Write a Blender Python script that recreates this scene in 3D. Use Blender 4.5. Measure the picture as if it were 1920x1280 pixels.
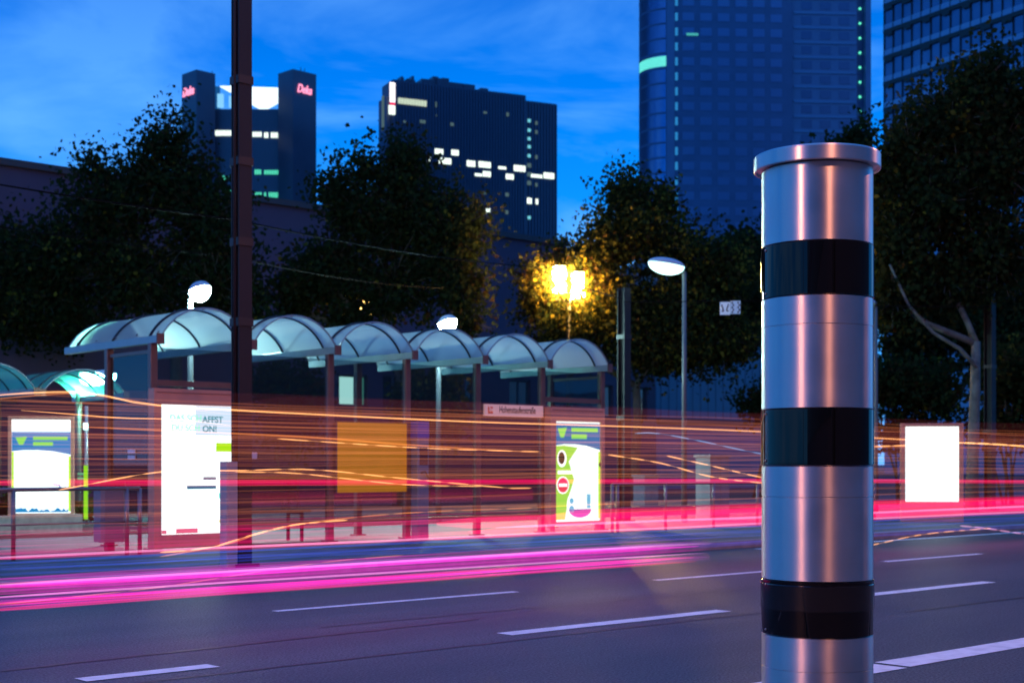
import bpy, math, random
import numpy as np
from mathutils import Vector, Matrix

random.seed(7); RNG = np.random.default_rng(11)
S = bpy.context.scene
R = math.radians
for o in list(bpy.data.objects): bpy.data.objects.remove(o)

# ------------------------------------------------------------------ camera
F, CX, HY, EYE = 2667.0, 960.0, 870.0, 1.23      # focal length and horizon of the photograph (1920 px wide)
cd = bpy.data.cameras.new('camera'); cam = bpy.data.objects.new('camera', cd)
S.collection.objects.link(cam); S.camera = cam
cam.location = (0, 0, EYE); cam.rotation_euler = (R(90), 0, 0)
cd.sensor_width = 36.0; cd.lens = 36.0 * F / 1920.0; cd.shift_y = (HY - 640.0) / 1920.0
cd.clip_start = 0.05; cd.clip_end = 6000
cd.dof.use_dof = True; cd.dof.focus_distance = 6.9; cd.dof.aperture_fstop = 4.2
S.view_settings.view_transform = 'Standard'; S.view_settings.look = 'None'
S.view_settings.exposure = 0.0; S.view_settings.gamma = 1.0
S.render.resolution_x = 1024; S.render.resolution_y = 682
S.render.engine = 'CYCLES'
S.cycles.max_bounces = 8; S.cycles.diffuse_bounces = 3; S.cycles.glossy_bounces = 4
S.cycles.transmission_bounces = 6; S.cycles.transparent_max_bounces = 96
S.cycles.sample_clamp_indirect = 4.0; S.cycles.use_denoising = True
S.cycles.caustics_reflective = False; S.cycles.caustics_refractive = False

# ------------------------------------------------------------------ sky and sun (dusk)
wd = bpy.data.worlds.new('World'); S.world = wd; wd.use_nodes = True
nt = wd.node_tree; nt.nodes.clear()
def N(t, **k):
    n = nt.nodes.new(t)
    for a, b in k.items(): setattr(n, a, b)
    return n
out = N('ShaderNodeOutputWorld'); bg = N('ShaderNodeBackground'); nt.links.new(bg.outputs[0], out.inputs[0])
sky = N('ShaderNodeTexSky', sky_type='NISHITA'); sky.sun_disc = False
sky.sun_elevation = R(1.0); sky.sun_rotation = R(205)
tc = N('ShaderNodeTexCoord'); sep = N('ShaderNodeSeparateXYZ'); nt.links.new(tc.outputs['Generated'], sep.inputs[0])
ramp = N('ShaderNodeValToRGB'); nt.links.new(sep.outputs['Z'], ramp.inputs[0])
cr = ramp.color_ramp
cr.elements[0].position = 0.0; cr.elements[0].color = (0.05, 0.50, 1.25, 1)
cr.elements[1].position = 0.9; cr.elements[1].color = (0.04, 0.30, 1.0, 1)
for p, c in ((0.14, (0.006, 0.36, 1.2)), (0.24, (0.0, 0.23, 1.0)), (0.34, (0.0, 0.13, 0.70))):
    e = cr.elements.new(p); e.color = (*c, 1)
mp = N('ShaderNodeMapping'); mp.inputs['Scale'].default_value = (1.0, 1.0, 3.2); mp.inputs['Location'].default_value = (0.35, 0.0, 0.2)
nt.links.new(tc.outputs['Generated'], mp.inputs[0])
nz = N('ShaderNodeTexNoise'); nz.inputs['Scale'].default_value = 3.4; nz.inputs['Detail'].default_value = 7; nz.inputs['Roughness'].default_value = 0.55
nz.inputs['Distortion'].default_value = 0.5
nt.links.new(mp.outputs[0], nz.inputs['Vector'])
cl = N('ShaderNodeValToRGB'); nt.links.new(nz.outputs['Fac'], cl.inputs[0])
cl.color_ramp.elements[0].position = 0.44; cl.color_ramp.elements[0].color = (0, 0, 0, 1)
cl.color_ramp.elements[1].position = 0.60; cl.color_ramp.elements[1].color = (1, 1, 1, 1)
lowf = N('ShaderNodeMapRange'); nt.links.new(sep.outputs['Z'], lowf.inputs[0])
lowf.inputs[1].default_value = 0.36; lowf.inputs[2].default_value = 0.13; lowf.inputs[3].default_value = 0.16; lowf.inputs[4].default_value = 0.85
mul = N('ShaderNodeMath', operation='MULTIPLY'); nt.links.new(cl.outputs[0], mul.inputs[0]); nt.links.new(lowf.outputs[0], mul.inputs[1])
mx = N('ShaderNodeMixRGB'); nt.links.new(mul.outputs[0], mx.inputs[0]); nt.links.new(ramp.outputs[0], mx.inputs[1]); mx.inputs[2].default_value = (0.20, 0.60, 1.3, 1)
nsc = N('ShaderNodeMixRGB', blend_type='MULTIPLY'); nsc.inputs[0].default_value = 1; nt.links.new(sky.outputs[0], nsc.inputs[1]); nsc.inputs[2].default_value = (0.0, 0.006, 0.02, 1)
ad = N('ShaderNodeMixRGB', blend_type='ADD'); ad.inputs[0].default_value = 1; nt.links.new(mx.outputs[0], ad.inputs[1]); nt.links.new(nsc.outputs[0], ad.inputs[2])
nt.links.new(ad.outputs[0], bg.inputs[0]); bg.inputs[1].default_value = 1.0
sd = bpy.data.lights.new('sun', 'SUN'); sun = bpy.data.objects.new('sun', sd); S.collection.objects.link(sun)
sd.energy = 0.03; sd.angle = R(12); sd.color = (1.0, 0.75, 0.6)
sun.rotation_euler = (R(89), 0, R(205 - 180))

# ------------------------------------------------------------------ frames: the road runs along u, v points away from the road
TAN = (3900.0 - CX) / F
u = Vector((TAN, 1, 0)).normalized(); v = Vector((-u.y, u.x, 0)); ROT = math.atan2(u.y, u.x)
P0 = Vector(((300 - CX) / F * 18.7, 18.7, 0)); BAY = 1.418
def RW(t, w, z=0.0): p = P0 + u * t + v * w; return Vector((p.x, p.y, z))
def WP(px, py, Z): return Vector(((px - CX) / F * Z, Z, EYE + (HY - py) / F * Z))
def TP(px, w):                                      # distance along the road where image column px meets the line at offset w
    a = (px - CX) / F; q = P0 + v * w
    return (a * q.y - q.x) / (u.x - a * u.y)
def TZ(px, py, w):
    t = TP(px, w); Z = (P0 + v * w + u * t).y
    return t, EYE + (HY - py) / F * Z

# ------------------------------------------------------------------ materials
MATS = {}
def mat(name, col=(0.5, 0.5, 0.5), rough=0.5, metal=0.0, emit=None, es=1.0, spec=0.5, noise=0.0, nscale=8.0, bump=0.0, bscale=60.0, coat=0.0, aniso=0.0):
    if name in MATS: return MATS[name]
    m = bpy.data.materials.new(name); m.use_nodes = True; t = m.node_tree; b = t.nodes['Principled BSDF']
    b.inputs['Base Color'].default_value = (*col, 1); b.inputs['Roughness'].default_value = rough; b.inputs['Metallic'].default_value = metal
    b.inputs['Specular IOR Level'].default_value = spec; b.inputs['Coat Weight'].default_value = coat
    if emit: b.inputs['Emission Color'].default_value = (*emit, 1); b.inputs['Emission Strength'].default_value = es
    if noise or bump:
        tc = t.nodes.new('ShaderNodeTexCoord')
    if noise:
        n = t.nodes.new('ShaderNodeTexNoise'); n.inputs['Scale'].default_value = nscale; n.inputs['Detail'].default_value = 6
        t.links.new(tc.outputs['Object'], n.inputs['Vector'])
        r = t.nodes.new('ShaderNodeMapRange'); r.inputs[1].default_value = 0.3; r.inputs[2].default_value = 0.7; r.inputs[3].default_value = 1 - noise; r.inputs[4].default_value = 1 + noise
        t.links.new(n.outputs['Fac'], r.inputs[0])
        x = t.nodes.new('ShaderNodeMixRGB'); x.blend_type = 'MULTIPLY'; x.inputs[0].default_value = 1; x.inputs[1].default_value = (*col, 1)
        t.links.new(r.outputs[0], x.inputs[2]); t.links.new(x.outputs[0], b.inputs['Base Color'])
        r2 = t.nodes.new('ShaderNodeMapRange'); r2.inputs[3].default_value = max(0.02, rough - 0.12); r2.inputs[4].default_value = min(1, rough + 0.12)
        t.links.new(n.outputs['Fac'], r2.inputs[0]); t.links.new(r2.outputs[0], b.inputs['Roughness'])
    if bump:
        n = t.nodes.new('ShaderNodeTexNoise'); n.inputs['Scale'].default_value = bscale; n.inputs['Detail'].default_value = 4
        t.links.new(tc.outputs['Object'], n.inputs['Vector'])
        bp = t.nodes.new('ShaderNodeBump'); bp.inputs['Strength'].default_value = bump; bp.inputs['Distance'].default_value = 0.02
        t.links.new(n.outputs['Fac'], bp.inputs['Height']); t.links.new(bp.outputs[0], b.inputs['Normal'])
    if aniso:
        b.inputs['Anisotropic'].default_value = aniso
        tg = t.nodes.new('ShaderNodeTangent'); tg.direction_type = 'RADIAL'; tg.axis = 'Z'; b.inputs['Anisotropic Rotation'].default_value = 0.25; t.links.new(tg.outputs[0], b.inputs['Tangent'])
    MATS[name] = m; return m
def emat(name, col, s, sample=True):
    if name in MATS: return MATS[name]
    m = bpy.data.materials.new(name); m.use_nodes = True; t = m.node_tree; t.nodes.clear()
    o = t.nodes.new('ShaderNodeOutputMaterial'); e = t.nodes.new('ShaderNodeEmission'); e.inputs[0].default_value = (*col, 1); e.inputs[1].default_value = s
    t.links.new(e.outputs[0], o.inputs[0])
    if not sample: m.cycles.emission_sampling = 'NONE'
    MATS[name] = m; return m
def glow_mat(name, col, s, sample=True, streak=0.0):
    """light that adds to what lies behind it (a lamp's path through the air)"""
    if name in MATS: return MATS[name]
    m = bpy.data.materials.new(name); m.use_nodes = True; t = m.node_tree; t.nodes.clear()
    o = t.nodes.new('ShaderNodeOutputMaterial'); e = t.nodes.new('ShaderNodeEmission'); tr = t.nodes.new('ShaderNodeBsdfTransparent'); a = t.nodes.new('ShaderNodeAddShader')
    e.inputs[0].default_value = (*col, 1); e.inputs[1].default_value = s
    t.links.new(e.outputs[0], a.inputs[0]); t.links.new(tr.outputs[0], a.inputs[1]); t.links.new(a.outputs[0], o.inputs[0])
    if not sample: m.cycles.emission_sampling = 'NONE'
    MATS[name] = m; return m
def glass_mat(name, tint=(0.75, 0.85, 0.9), refl=0.10):
    if name in MATS: return MATS[name]
    m = bpy.data.materials.new(name); m.use_nodes = True; t = m.node_tree; t.nodes.clear()
    o = t.nodes.new('ShaderNodeOutputMaterial'); tr = t.nodes.new('ShaderNodeBsdfTransparent'); g = t.nodes.new('ShaderNodeBsdfGlossy'); x = t.nodes.new('ShaderNodeMixShader')
    tr.inputs[0].default_value = (*tint, 1); g.inputs[1].default_value = 0.03; x.inputs[0].default_value = refl
    t.links.new(tr.outputs[0], x.inputs[1]); t.links.new(g.outputs[0], x.inputs[2]); t.links.new(x.outputs[0], o.inputs[0])
    MATS[name] = m; return m
def acrylic(nm='acrylic', c=(1, 1, 1)):
    if nm in MATS: return MATS[nm]
    m = bpy.data.materials.new(nm); m.use_nodes = True; t = m.node_tree; t.nodes.clear()
    o = t.nodes.new('ShaderNodeOutputMaterial'); tl = t.nodes.new('ShaderNodeBsdfTranslucent'); df = t.nodes.new('ShaderNodeBsdfDiffuse')
    rf = t.nodes.new('ShaderNodeBsdfRefraction'); gl = t.nodes.new('ShaderNodeBsdfGlossy')
    tl.inputs[0].default_value = (0.8 * c[0], 0.9 * c[1], 0.88 * c[2], 1); df.inputs[0].default_value = (0.60 * c[0], 0.73 * c[1], 0.74 * c[2], 1)
    rf.inputs[0].default_value = (0.9, 0.95, 0.95, 1); rf.inputs['Roughness'].default_value = 0.42; rf.inputs['IOR'].default_value = 1.03
    gl.inputs[1].default_value = 0.22
    a = t.nodes.new('ShaderNodeMixShader'); a.inputs[0].default_value = 0.35; t.links.new(tl.outputs[0], a.inputs[1]); t.links.new(df.outputs[0], a.inputs[2])
    b = t.nodes.new('ShaderNodeMixShader'); b.inputs[0].default_value = 0.38; t.links.new(a.outputs[0], b.inputs[1]); t.links.new(rf.outputs[0], b.inputs[2])
    cx = t.nodes.new('ShaderNodeMixShader'); cx.inputs[0].default_value = 0.10; t.links.new(b.outputs[0], cx.inputs[1]); t.links.new(gl.outputs[0], cx.inputs[2])
    t.links.new(cx.outputs[0], o.inputs[0]); MATS[nm] = m; return m

# ------------------------------------------------------------------ mesh helpers
class MB:
    def __init__(s): s.v = []; s.f = []; s.m = []; s.cur = 0; s.sm = []
    def q(s, pts, smooth=False):
        i = len(s.v); s.v += [tuple(p) for p in pts]; s.f.append(tuple(range(i, i + len(pts)))); s.m.append(s.cur); s.sm.append(smooth)
    def box(s, x0, x1, y0, y1, z0, z1, ch=0.0):
        if ch:
            c = min(ch, (x1 - x0) / 2.2, (y1 - y0) / 2.2)
            pl = [(x0 + c, y0), (x1 - c, y0), (x1, y0 + c), (x1, y1 - c), (x1 - c, y1), (x0 + c, y1), (x0, y1 - c), (x0, y0 + c)]
            return s.prism(pl, z0, z1)
        return s.prism([(x0, y0), (x1, y0), (x1, y1), (x0, y1)], z0, z1)
    def prism(s, pl, z0, z1):
        n = len(pl); i = len(s.v)
        s.v += [(x, y, z0) for x, y in pl] + [(x, y, z1) for x, y in pl]
        fs = [tuple(i + k for k in range(n - 1, -1, -1)), tuple(i + n + k for k in range(n))] + [(i + k, i + (k + 1) % n, i + n + (k + 1) % n, i + n + k) for k in range(n)]
        s.f += fs; s.m += [s.cur] * len(fs); s.sm += [False] * len(fs)
    def plate(s, pl, y0, y1):                       # outline in x,z, thickness in y
        n = len(pl); i = len(s.v)
        s.v += [(x, y0, z) for x, z in pl] + [(x, y1, z) for x, z in pl]
        fs = [tuple(i + k for k in range(n)), tuple(i + n + k for k in range(n - 1, -1, -1))] + [(i + (k + 1) % n, i + k, i + n + k, i + n + (k + 1) % n) for k in range(n)]
        s.f += fs; s.m += [s.cur] * len(fs); s.sm += [False] * len(fs)
    def tube(s, pts, r, n=8, cap=True, sq=1.0):
        pts = [Vector(p) for p in pts]; k = len(pts); rs = r if isinstance(r, (list, tuple)) else [r] * k
        i0 = len(s.v); up = Vector((0, 0, 1))
        for j, p in enumerate(pts):
            d = (pts[min(j + 1, k - 1)] - pts[max(j - 1, 0)]); d.normalize()
            a = d.cross(up)
            if a.length < 0.05: a = d.cross(Vector((1, 0, 0)))
            a.normalize(); b = a.cross(d)
            for m in range(n):
                th = 2 * math.pi * m / n
                s.v.append(tuple(p + a * (math.cos(th) * rs[j]) + b * (math.sin(th) * rs[j] * sq)))
        for j in range(k - 1):
            for m in range(n):
                s.f.append((i0 + j * n + m, i0 + j * n + (m + 1) % n, i0 + (j + 1) * n + (m + 1) % n, i0 + (j + 1) * n + m)); s.m.append(s.cur); s.sm.append(True)
        if cap:
            s.f.append(tuple(i0 + m for m in range(n - 1, -1, -1))); s.f.append(tuple(i0 + (k - 1) * n + m for m in range(n))); s.m += [s.cur] * 2; s.sm += [False] * 2
    def lathe(s, prof, n=96, smooth=True, c=(0, 0)):
        k = len(prof)
        def ring(r, z):
            i0 = len(s.v)
            for m in range(n):
                th = 2 * math.pi * m / n; s.v.append((c[0] + r * math.cos(th), c[1] + r * math.sin(th), z))
            return i0
        for j in range(k - 1):                      # every band has rings of its own, so its edges stay crisp
            a, b = ring(*prof[j]), ring(*prof[j + 1])
            for m in range(n):
                s.f.append((a + m, a + (m + 1) % n, b + (m + 1) % n, b + m)); s.m.append(s.cur); s.sm.append(smooth)
        a, b = ring(*prof[0]), ring(*prof[-1])
        s.f.append(tuple(a + m for m in range(n - 1, -1, -1))); s.f.append(tuple(b + m for m in range(n))); s.m += [s.cur] * 2; s.sm += [False] * 2
    def ell(s, c, rad, n=20, k=12, rot=None):
        i0 = len(s.v)
        for j in range(k + 1):
            ph = math.pi * j / k
            for m in range(n):
                th = 2 * math.pi * m / n
                p = Vector((rad[0] * math.sin(ph) * math.cos(th), rad[1] * math.sin(ph) * math.sin(th), rad[2] * math.cos(ph)))
                if rot: p = rot @ p
                s.v.append(tuple(p + Vector(c)))
        for j in range(k):
            for m in range(n):
                s.f.append((i0 + j * n + m, i0 + (j + 1) * n + m, i0 + (j + 1) * n + (m + 1) % n, i0 + j * n + (m + 1) % n)); s.m.append(s.cur); s.sm.append(True)
    def build(s, name, mats, parent=None, loc=None, rz=None):
        me = bpy.data.meshes.new(name); me.from_pydata(s.v, [], s.f); me.validate(clean_customdata=False)
        for m in (mats if isinstance(mats, (list, tuple)) else [mats]): me.materials.append(m)
        if len(me.polygons) == len(s.f):
            me.polygons.foreach_set('material_index', s.m); me.polygons.foreach_set('use_smooth', s.sm)
        me.update()
        o = bpy.data.objects.new(name, me); S.collection.objects.link(o)
        if parent: o.parent = parent
        if loc is not None: o.location = loc
        if rz is not None: o.rotation_euler = (0, 0, rz)
        return o
def tag(o, label=None, cat=None, group=None, kind=None):
    if label: o['label'] = label
    if cat: o['category'] = cat
    if group: o['group'] = group
    if kind: o['kind'] = kind
    return o
def empty(name, loc, rz, label, cat, group=None):
    o = bpy.data.objects.new(name, None); S.collection.objects.link(o); o.location = loc; o.rotation_euler = (0, 0, rz)
    o.empty_display_size = 0.3
    return tag(o, label, cat, group)
def copy_thing(root, loc, label, rz=None):
    r = root.copy(); S.collection.objects.link(r); r.location = loc; r['label'] = label
    if rz is not None: r.rotation_euler = (0, 0, rz)
    for ch in list(root.children):
        c = ch.copy(); S.collection.objects.link(c); c.parent = r
        for g in list(ch.children):
            d = g.copy(); S.collection.objects.link(d); d.parent = c
    return r
def text_mesh(body, size, m, parent, name, loc, depth=0.002, bold=0.0, shear=0.0, align='LEFT', sx=1.0, up=(R(90), 0, 0)):
    c = bpy.data.curves.new(name, 'FONT'); c.body = body; c.size = size; c.extrude = depth; c.offset = bold; c.shear = shear; c.align_x = align
    t = bpy.data.objects.new(name + '_curve', c); S.collection.objects.link(t)
    bpy.context.view_layer.update()
    me = bpy.data.meshes.new_from_object(t.evaluated_get(bpy.context.evaluated_depsgraph_get()))
    bpy.data.objects.remove(t); me.name = name; me.materials.clear(); me.materials.append(m)
    o = bpy.data.objects.new(name, me); S.collection.objects.link(o); o.parent = parent; o.location = loc; o.rotation_euler = up; o.scale = (sx, 1, 1)
    return o
def ngon(cx, cz, rx, rz_, n=28, a0=0, a1=2 * math.pi):
    return [(cx + rx * math.cos(a0 + (a1 - a0) * k / n), cz + rz_ * math.sin(a0 + (a1 - a0) * k / n)) for k in range(n if a1 - a0 > 6.28 else n + 1)]

# ------------------------------------------------------------------ the setting
def asphalt():
    m = bpy.data.materials.new('asphalt'); m.use_nodes = True; t = m.node_tree; b = t.nodes['Principled BSDF']
    tc = t.nodes.new('ShaderNodeTexCoord')
    n1 = t.nodes.new('ShaderNodeTexNoise'); n1.inputs['Scale'].default_value = 0.55; n1.inputs['Detail'].default_value = 6
    mp = t.nodes.new('ShaderNodeMapping'); mp.inputs['Scale'].default_value = (0.25, 1.6, 1); t.links.new(tc.outputs['Object'], mp.inputs[0]); t.links.new(mp.outputs[0], n1.inputs['Vector'])
    n2 = t.nodes.new('ShaderNodeTexVoronoi'); n2.inputs['Scale'].default_value = 60; t.links.new(tc.outputs['Object'], n2.inputs['Vector'])
    n3 = t.nodes.new('ShaderNodeTexNoise'); n3.inputs['Scale'].default_value = 62; n3.inputs['Detail'].default_value = 3; t.links.new(tc.outputs['Object'], n3.inputs['Vector'])
    r1 = t.nodes.new('ShaderNodeValToRGB'); t.links.new(n1.outputs['Fac'], r1.inputs[0])
    r1.color_ramp.elements[0].position = 0.3; r1.color_ramp.elements[0].color = (0.032, 0.034, 0.037, 1); r1.color_ramp.elements[1].position = 0.72; r1.color_ramp.elements[1].color = (0.082, 0.084, 0.088, 1)
    r2 = t.nodes.new('ShaderNodeMapRange'); r2.inputs[1].default_value = 0.38; r2.inputs[2].default_value = 0.66; r2.inputs[3].default_value = 0.2; r2.inputs[4].default_value = 2.2
    t.links.new(n3.outputs['Fac'], r2.inputs[0])
    x = t.nodes.new('ShaderNodeMixRGB'); x.blend_type = 'MULTIPLY'; x.inputs[0].default_value = 1; t.links.new(r1.outputs[0], x.inputs[1]); t.links.new(r2.outputs[0], x.inputs[2])
    t.links.new(x.outputs[0], b.inputs['Base Color']); b.inputs['Roughness'].default_value = 0.5; b.inputs['Specular IOR Level'].default_value = 0.7
    ad = t.nodes.new('ShaderNodeMath'); ad.operation = 'ADD'; t.links.new(n2.outputs['Distance'], ad.inputs[0]); t.links.new(n3.outputs['Fac'], ad.inputs[1])
    bp = t.nodes.new('ShaderNodeBump'); bp.inputs['Strength'].default_value = 0.55; bp.inputs['Distance'].default_value = 0.008; t.links.new(ad.outputs[0], bp.inputs['Height']); t.links.new(bp.outputs[0], b.inputs['Normal'])
    MATS['asphalt'] = m; return m
ASPH = asphalt()
def sheet(name, t0, t1, w0, w1, z, m, h=None):
    b = MB()
    if h is None: b.q([(t0, w0, z), (t1, w0, z), (t1, w1, z), (t0, w1, z)])
    else: b.box(t0, t1, w0, w1, z, h)
    return tag(b.build(name, m, None, P0, ROT), kind='structure')
g = MB(); g.q([(-3000, -3000, -0.02), (3000, -3000, -0.02), (3000, 3000, -0.02), (-3000, 3000, -0.02)])
tag(g.build('ground', mat('earth', (0.05, 0.05, 0.045), 0.9, noise=0.3, nscale=0.2)), kind='structure')
sheet('road', -120, 260, -14.2, -3.75, 0.0, ASPH)
PAVE = mat('paving', (0.11, 0.108, 0.108), 0.7, noise=0.25, nscale=3, bump=0.3, bscale=40)
KERB = mat('kerbstone', (0.28, 0.27, 0.26), 0.7, noise=0.2, nscale=6)
sheet('kerb_strip', -120, 260, -3.75, -3.58, -0.015, KERB, 0.11)
sheet('pavement', -120, 260, -3.58, 4.1, -0.015, PAVE, 0.10)
sheet('kerb_near', -120, 260, -14.36, -14.2, -0.015, KERB, 0.115)
sheet('pavement_near', -120, 260, -34, -14.36, -0.015, PAVE, 0.105)
sheet('track_bed', -120, 260, 4.1, 7.0, -0.012, mat('ballast', (0.09, 0.08, 0.07), 0.9, noise=0.5, nscale=14, bump=0.8, bscale=30))
RAIL = mat('steel_rail', (0.35, 0.33, 0.32), 0.3, 1.0)
for w in (4.75, 6.18):
    b = MB(); b.box(-120, 260, -0.035, 0.035, -0.01, 0.06); tag(b.build('track_rail', RAIL, None, RW(0, w), ROT), kind='structure')
sheet('platform_far', -120, 260, 7.0, 11.5, -0.015, PAVE, 0.16)
sheet('verge', -120, 260, 11.5, 25.5, -0.01, mat('verge_soil', (0.05, 0.06, 0.03), 0.95, noise=0.5, nscale=4))

PAINT = mat('road_paint', (0.95, 0.95, 0.95), 0.5, noise=0.16, nscale=9, bump=0.3, bscale=60)
SEAL = mat('tar_seal', (0.03, 0.03, 0.032), 0.42)
def mark(t0, t1, w, wd, name='road_marking'):
    b = MB(); rr = random.Random(int(t0 * 100) + 999)
    n = max(2, int((t1 - t0) / 0.35)); A = []; B = []
    for k in range(n + 1):
        t = t0 + (t1 - t0) * k / n
        A.append((t, w - wd / 2 + rr.uniform(-.006, .006), 0.004)); B.append((t, w + wd / 2 + rr.uniform(-.006, .006), 0.004))
    for k in range(n): b.q([A[k], A[k + 1], B[k + 1], B[k]])
    return tag(b.build(name, PAINT, None, P0, ROT), kind='structure')
W1, W2, W3, W4 = -9.3, -6.82, -12.06, -4.08
def mk_px(p0, p1, w, wd): mark(TP(p0, w), TP(p1, w), w, wd)
mk_px(150, 400, W1, 0.16); mk_px(945, 1357, W1, 0.17); mk_px(1560, 1855, W1, 0.17); mk_px(2010, 2150, W1, 0.16); mk_px(-900, -450, W1, 0.16)
mk_px(515, 967, W2, 0.11); mk_px(1228, 1560, W2, 0.12); mk_px(1658, 1838, W2, 0.12)
mk_px(1672, 2060, W3, 0.25); mk_px(2066, 2300, W3, 0.25); mark(TP(1672, W3) - 2.0, TP(1672, W3) - 0.06, W3 - 0.02, 0.25)
mk_px(1420, 2600, W4, 0.13)
def seam(p, w0, w1, wd):
    b = MB(); (a, c) = p; n = 26; rr = random.Random(3); A = []; B = []
    for k in range(n + 1):
        f = k / n; w = w0 + (w1 - w0) * f + rr.uniform(-.012, .012); t = TP(a, w0) + (TP(c, w1) - TP(a, w0)) * f
        A.append((t, w - wd / 2, 0.003)); B.append((t, w + wd / 2, 0.003))
    for k in range(n): b.q([A[k], A[k + 1], B[k + 1], B[k]])
    tag(b.build('road_joint', SEAL, None, P0, ROT), kind='structure')
seam((-600, 1500), -9.62, -9.62, 0.03); seam((600, 1400), -8.05, -8.05, 0.022); seam((-600, 900), -8.75, -8.4, 0.05); seam((1700, 2500), -10.4, -10.4, 0.025)

# ------------------------------------------------------------------ speed camera column
ALU = mat('brushed_aluminium', (0.60, 0.57, 0.60), 0.36, 1.0, noise=0.07, nscale=5.0, aniso=0.88)
BLK = mat('black_glass', (0.003, 0.003, 0.004), 0.03, 0.0, spec=0.28)
DARKM = mat('dark_rubber', (0.015, 0.015, 0.017), 0.5)
cb = Vector(((1532 - CX) / F * 6.5, 6.5, 0)); r0 = 0.25
col = empty('speed_camera', cb, 0, 'tall round brushed aluminium speed camera column with three black glass bands beside the road', 'speed camera')
def zc(y): return EYE + (HY - y) * 6.5 / F
bands = [(465, 563), (768, 873), (1083, 1185)]
edges = [zc(323) + 0.002] + [zc(y) for p in bands for y in p] + [0.02]
seams = [None, zc(616), zc(930), zc(1246)]
for k in range(0, 8, 2):
    top, bot = edges[k], edges[k + 1]; b = MB(); s_ = seams[k // 2]
    prof = [(r0 - 0.004, bot), (r0, bot + 0.003)]
    if s_: prof += [(r0, s_ - 0.003), (r0 - 0.0035, s_ - 0.0015), (r0 - 0.0035, s_ + 0.0015), (r0, s_ + 0.003)]
    prof += [(r0, top - 0.003), (r0 - 0.004, top)]
    b.lathe(prof, 128); b.build('aluminium_sleeve', ALU, col)
for k in range(3):
    zt, zb = zc(bands[k][0]), zc(bands[k][1]); b = MB()
    b.lathe([(r0 - 0.002, zb + 0.001), (r0 + 0.003, zb + 0.004), (r0 + 0.003, zt - 0.004), (r0 - 0.002, zt - 0.001)], 128)
    gb = b.build('glass_band', BLK, col)
    for z in (zt - 0.022, zb + 0.022):
        for a in (-0.04, math.pi + 0.25):
            s_ = MB(); s_.ell(((r0 + 0.004) * math.cos(a), (r0 + 0.004) * math.sin(a), z), (0.006, 0.006, 0.006), 10, 6); s_.build('screw', RAIL, gb)
b = MB(); b.lathe([(r0 + 0.004, zc(1138)), (r0 + 0.0052, zc(1136)), (r0 + 0.0052, zc(1092)), (r0 + 0.004, zc(1090))], 128); b.build('lens_hood_ring', mat('dark_glass_ring', (0.006, 0.006, 0.008), 0.09), col)
b = MB(); zt, zb = zc(293), zc(322); rc = 0.2845
b.lathe([(r0 - 0.02, zb - 0.001), (r0 + 0.004, zb + 0.006), (rc - 0.012, zb + 0.008), (rc - 0.010, zb), (rc - 0.002, zb), (rc, zb + 0.004), (rc, zt - 0.010), (rc - 0.003, zt - 0.003), (rc - 0.010, zt), (rc * 0.6, zt + 0.012), (0.01, zt + 0.016)], 128); b.build('cap', ALU, col)
b = MB(); b.lathe([(r0 + 0.08, 0.0), (r0 + 0.08, 0.018), (r0 + 0.004, 0.02)], 64); b.build('base_plate', ALU, col)

# ------------------------------------------------------------------ catenary masts
MASTM = mat('mast_steel', (0.022, 0.017, 0.018), 0.6, 0.1, noise=0.2, nscale=5)
def h_mast(name, base, h, wd, label, group=None, collars=(), m=MASTM):
    o = empty(name, base, ROT, label, 'mast', group); hw = wd / 2; b = MB()
    b.box(-hw, hw, -hw, -hw + 0.018, 0, h); b.box(-hw, hw, hw - 0.018, hw, 0, h); b.box(-0.012, 0.012, -hw + 0.018, hw - 0.018, 0, h)
    b.build('column', m, o)
    b = MB(); b.box(-hw - 0.06, hw + 0.06, -hw - 0.06, hw + 0.06, 0, 0.035); b.build('base_plate', m, o)
    for z in collars:
        b = MB()
        for y in (-hw - 0.012, hw): b.box(-hw - 0.012, hw + 0.012, y, y + 0.012, z, z + 0.09)
        for x in (-hw - 0.012, hw): b.box(x, x + 0.012, -hw, hw, z + 0.001, z + 0.089)
        b.build('collar', mat('collar_steel', (0.04, 0.032, 0.03), 0.5, 0.2), o)
    return o
mb_ = Vector(((453 - CX) / F * 15.75, 15.75, 0.10))
mast = h_mast('catenary_mast', mb_, 12.0, 0.165, 'tall dark brown steel mast with bolted collars in front of the poster shelter', None, [EYE + (HY - y) / F * 15.75 - 0.1 for y in (160, 312, 462, 612, -40, -190)])
b = MB(); b.tube([(-0.125, -0.06, 0), (-0.125, -0.06, 11.9)], 0.016, 8); b.build('cable_conduit', MASTM, mast)
b = MB(); zt = EYE + (HY - 865) / F * 15.7 - 0.1
b.box(-0.245, -0.105, -0.10, 0.06, 0.0, zt, 0.012); cab = b.build('switch_box', mat('box_grey', (0.30, 0.33, 0.36), 0.5, noise=0.1), mast)
b = MB(); b.box(-0.235, -0.115, -0.104, -0.1005, 0.15, zt - 0.12); b.build('box_door', MATS['box_grey'], cab)
m2 = RW(TP(1170, 2.4), 2.4, 0.10); z2 = TZ(1170, 540, 2.4)[1]
mm = h_mast('catenary_mast', m2, z2 - 0.1, 0.19, 'short dark mast after the last shelter bay in front of the lit tree', 'short masts behind the platform', [2.0, 3.6])
b = MB(); b.tube([(0.1, 0, 1.95), (0.42, -0.1, 1.97)], 0.018, 8); b.tube([(0.42, -0.1, 1.95), (0.42, -0.1, 2.45)], 0.022, 8); b.build('signal_arm', MASTM, mm)
m3 = RW(TP(1856, 1.2), 1.2, 0.10); z3 = TZ(1856, 475, 1.2)[1]
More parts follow.
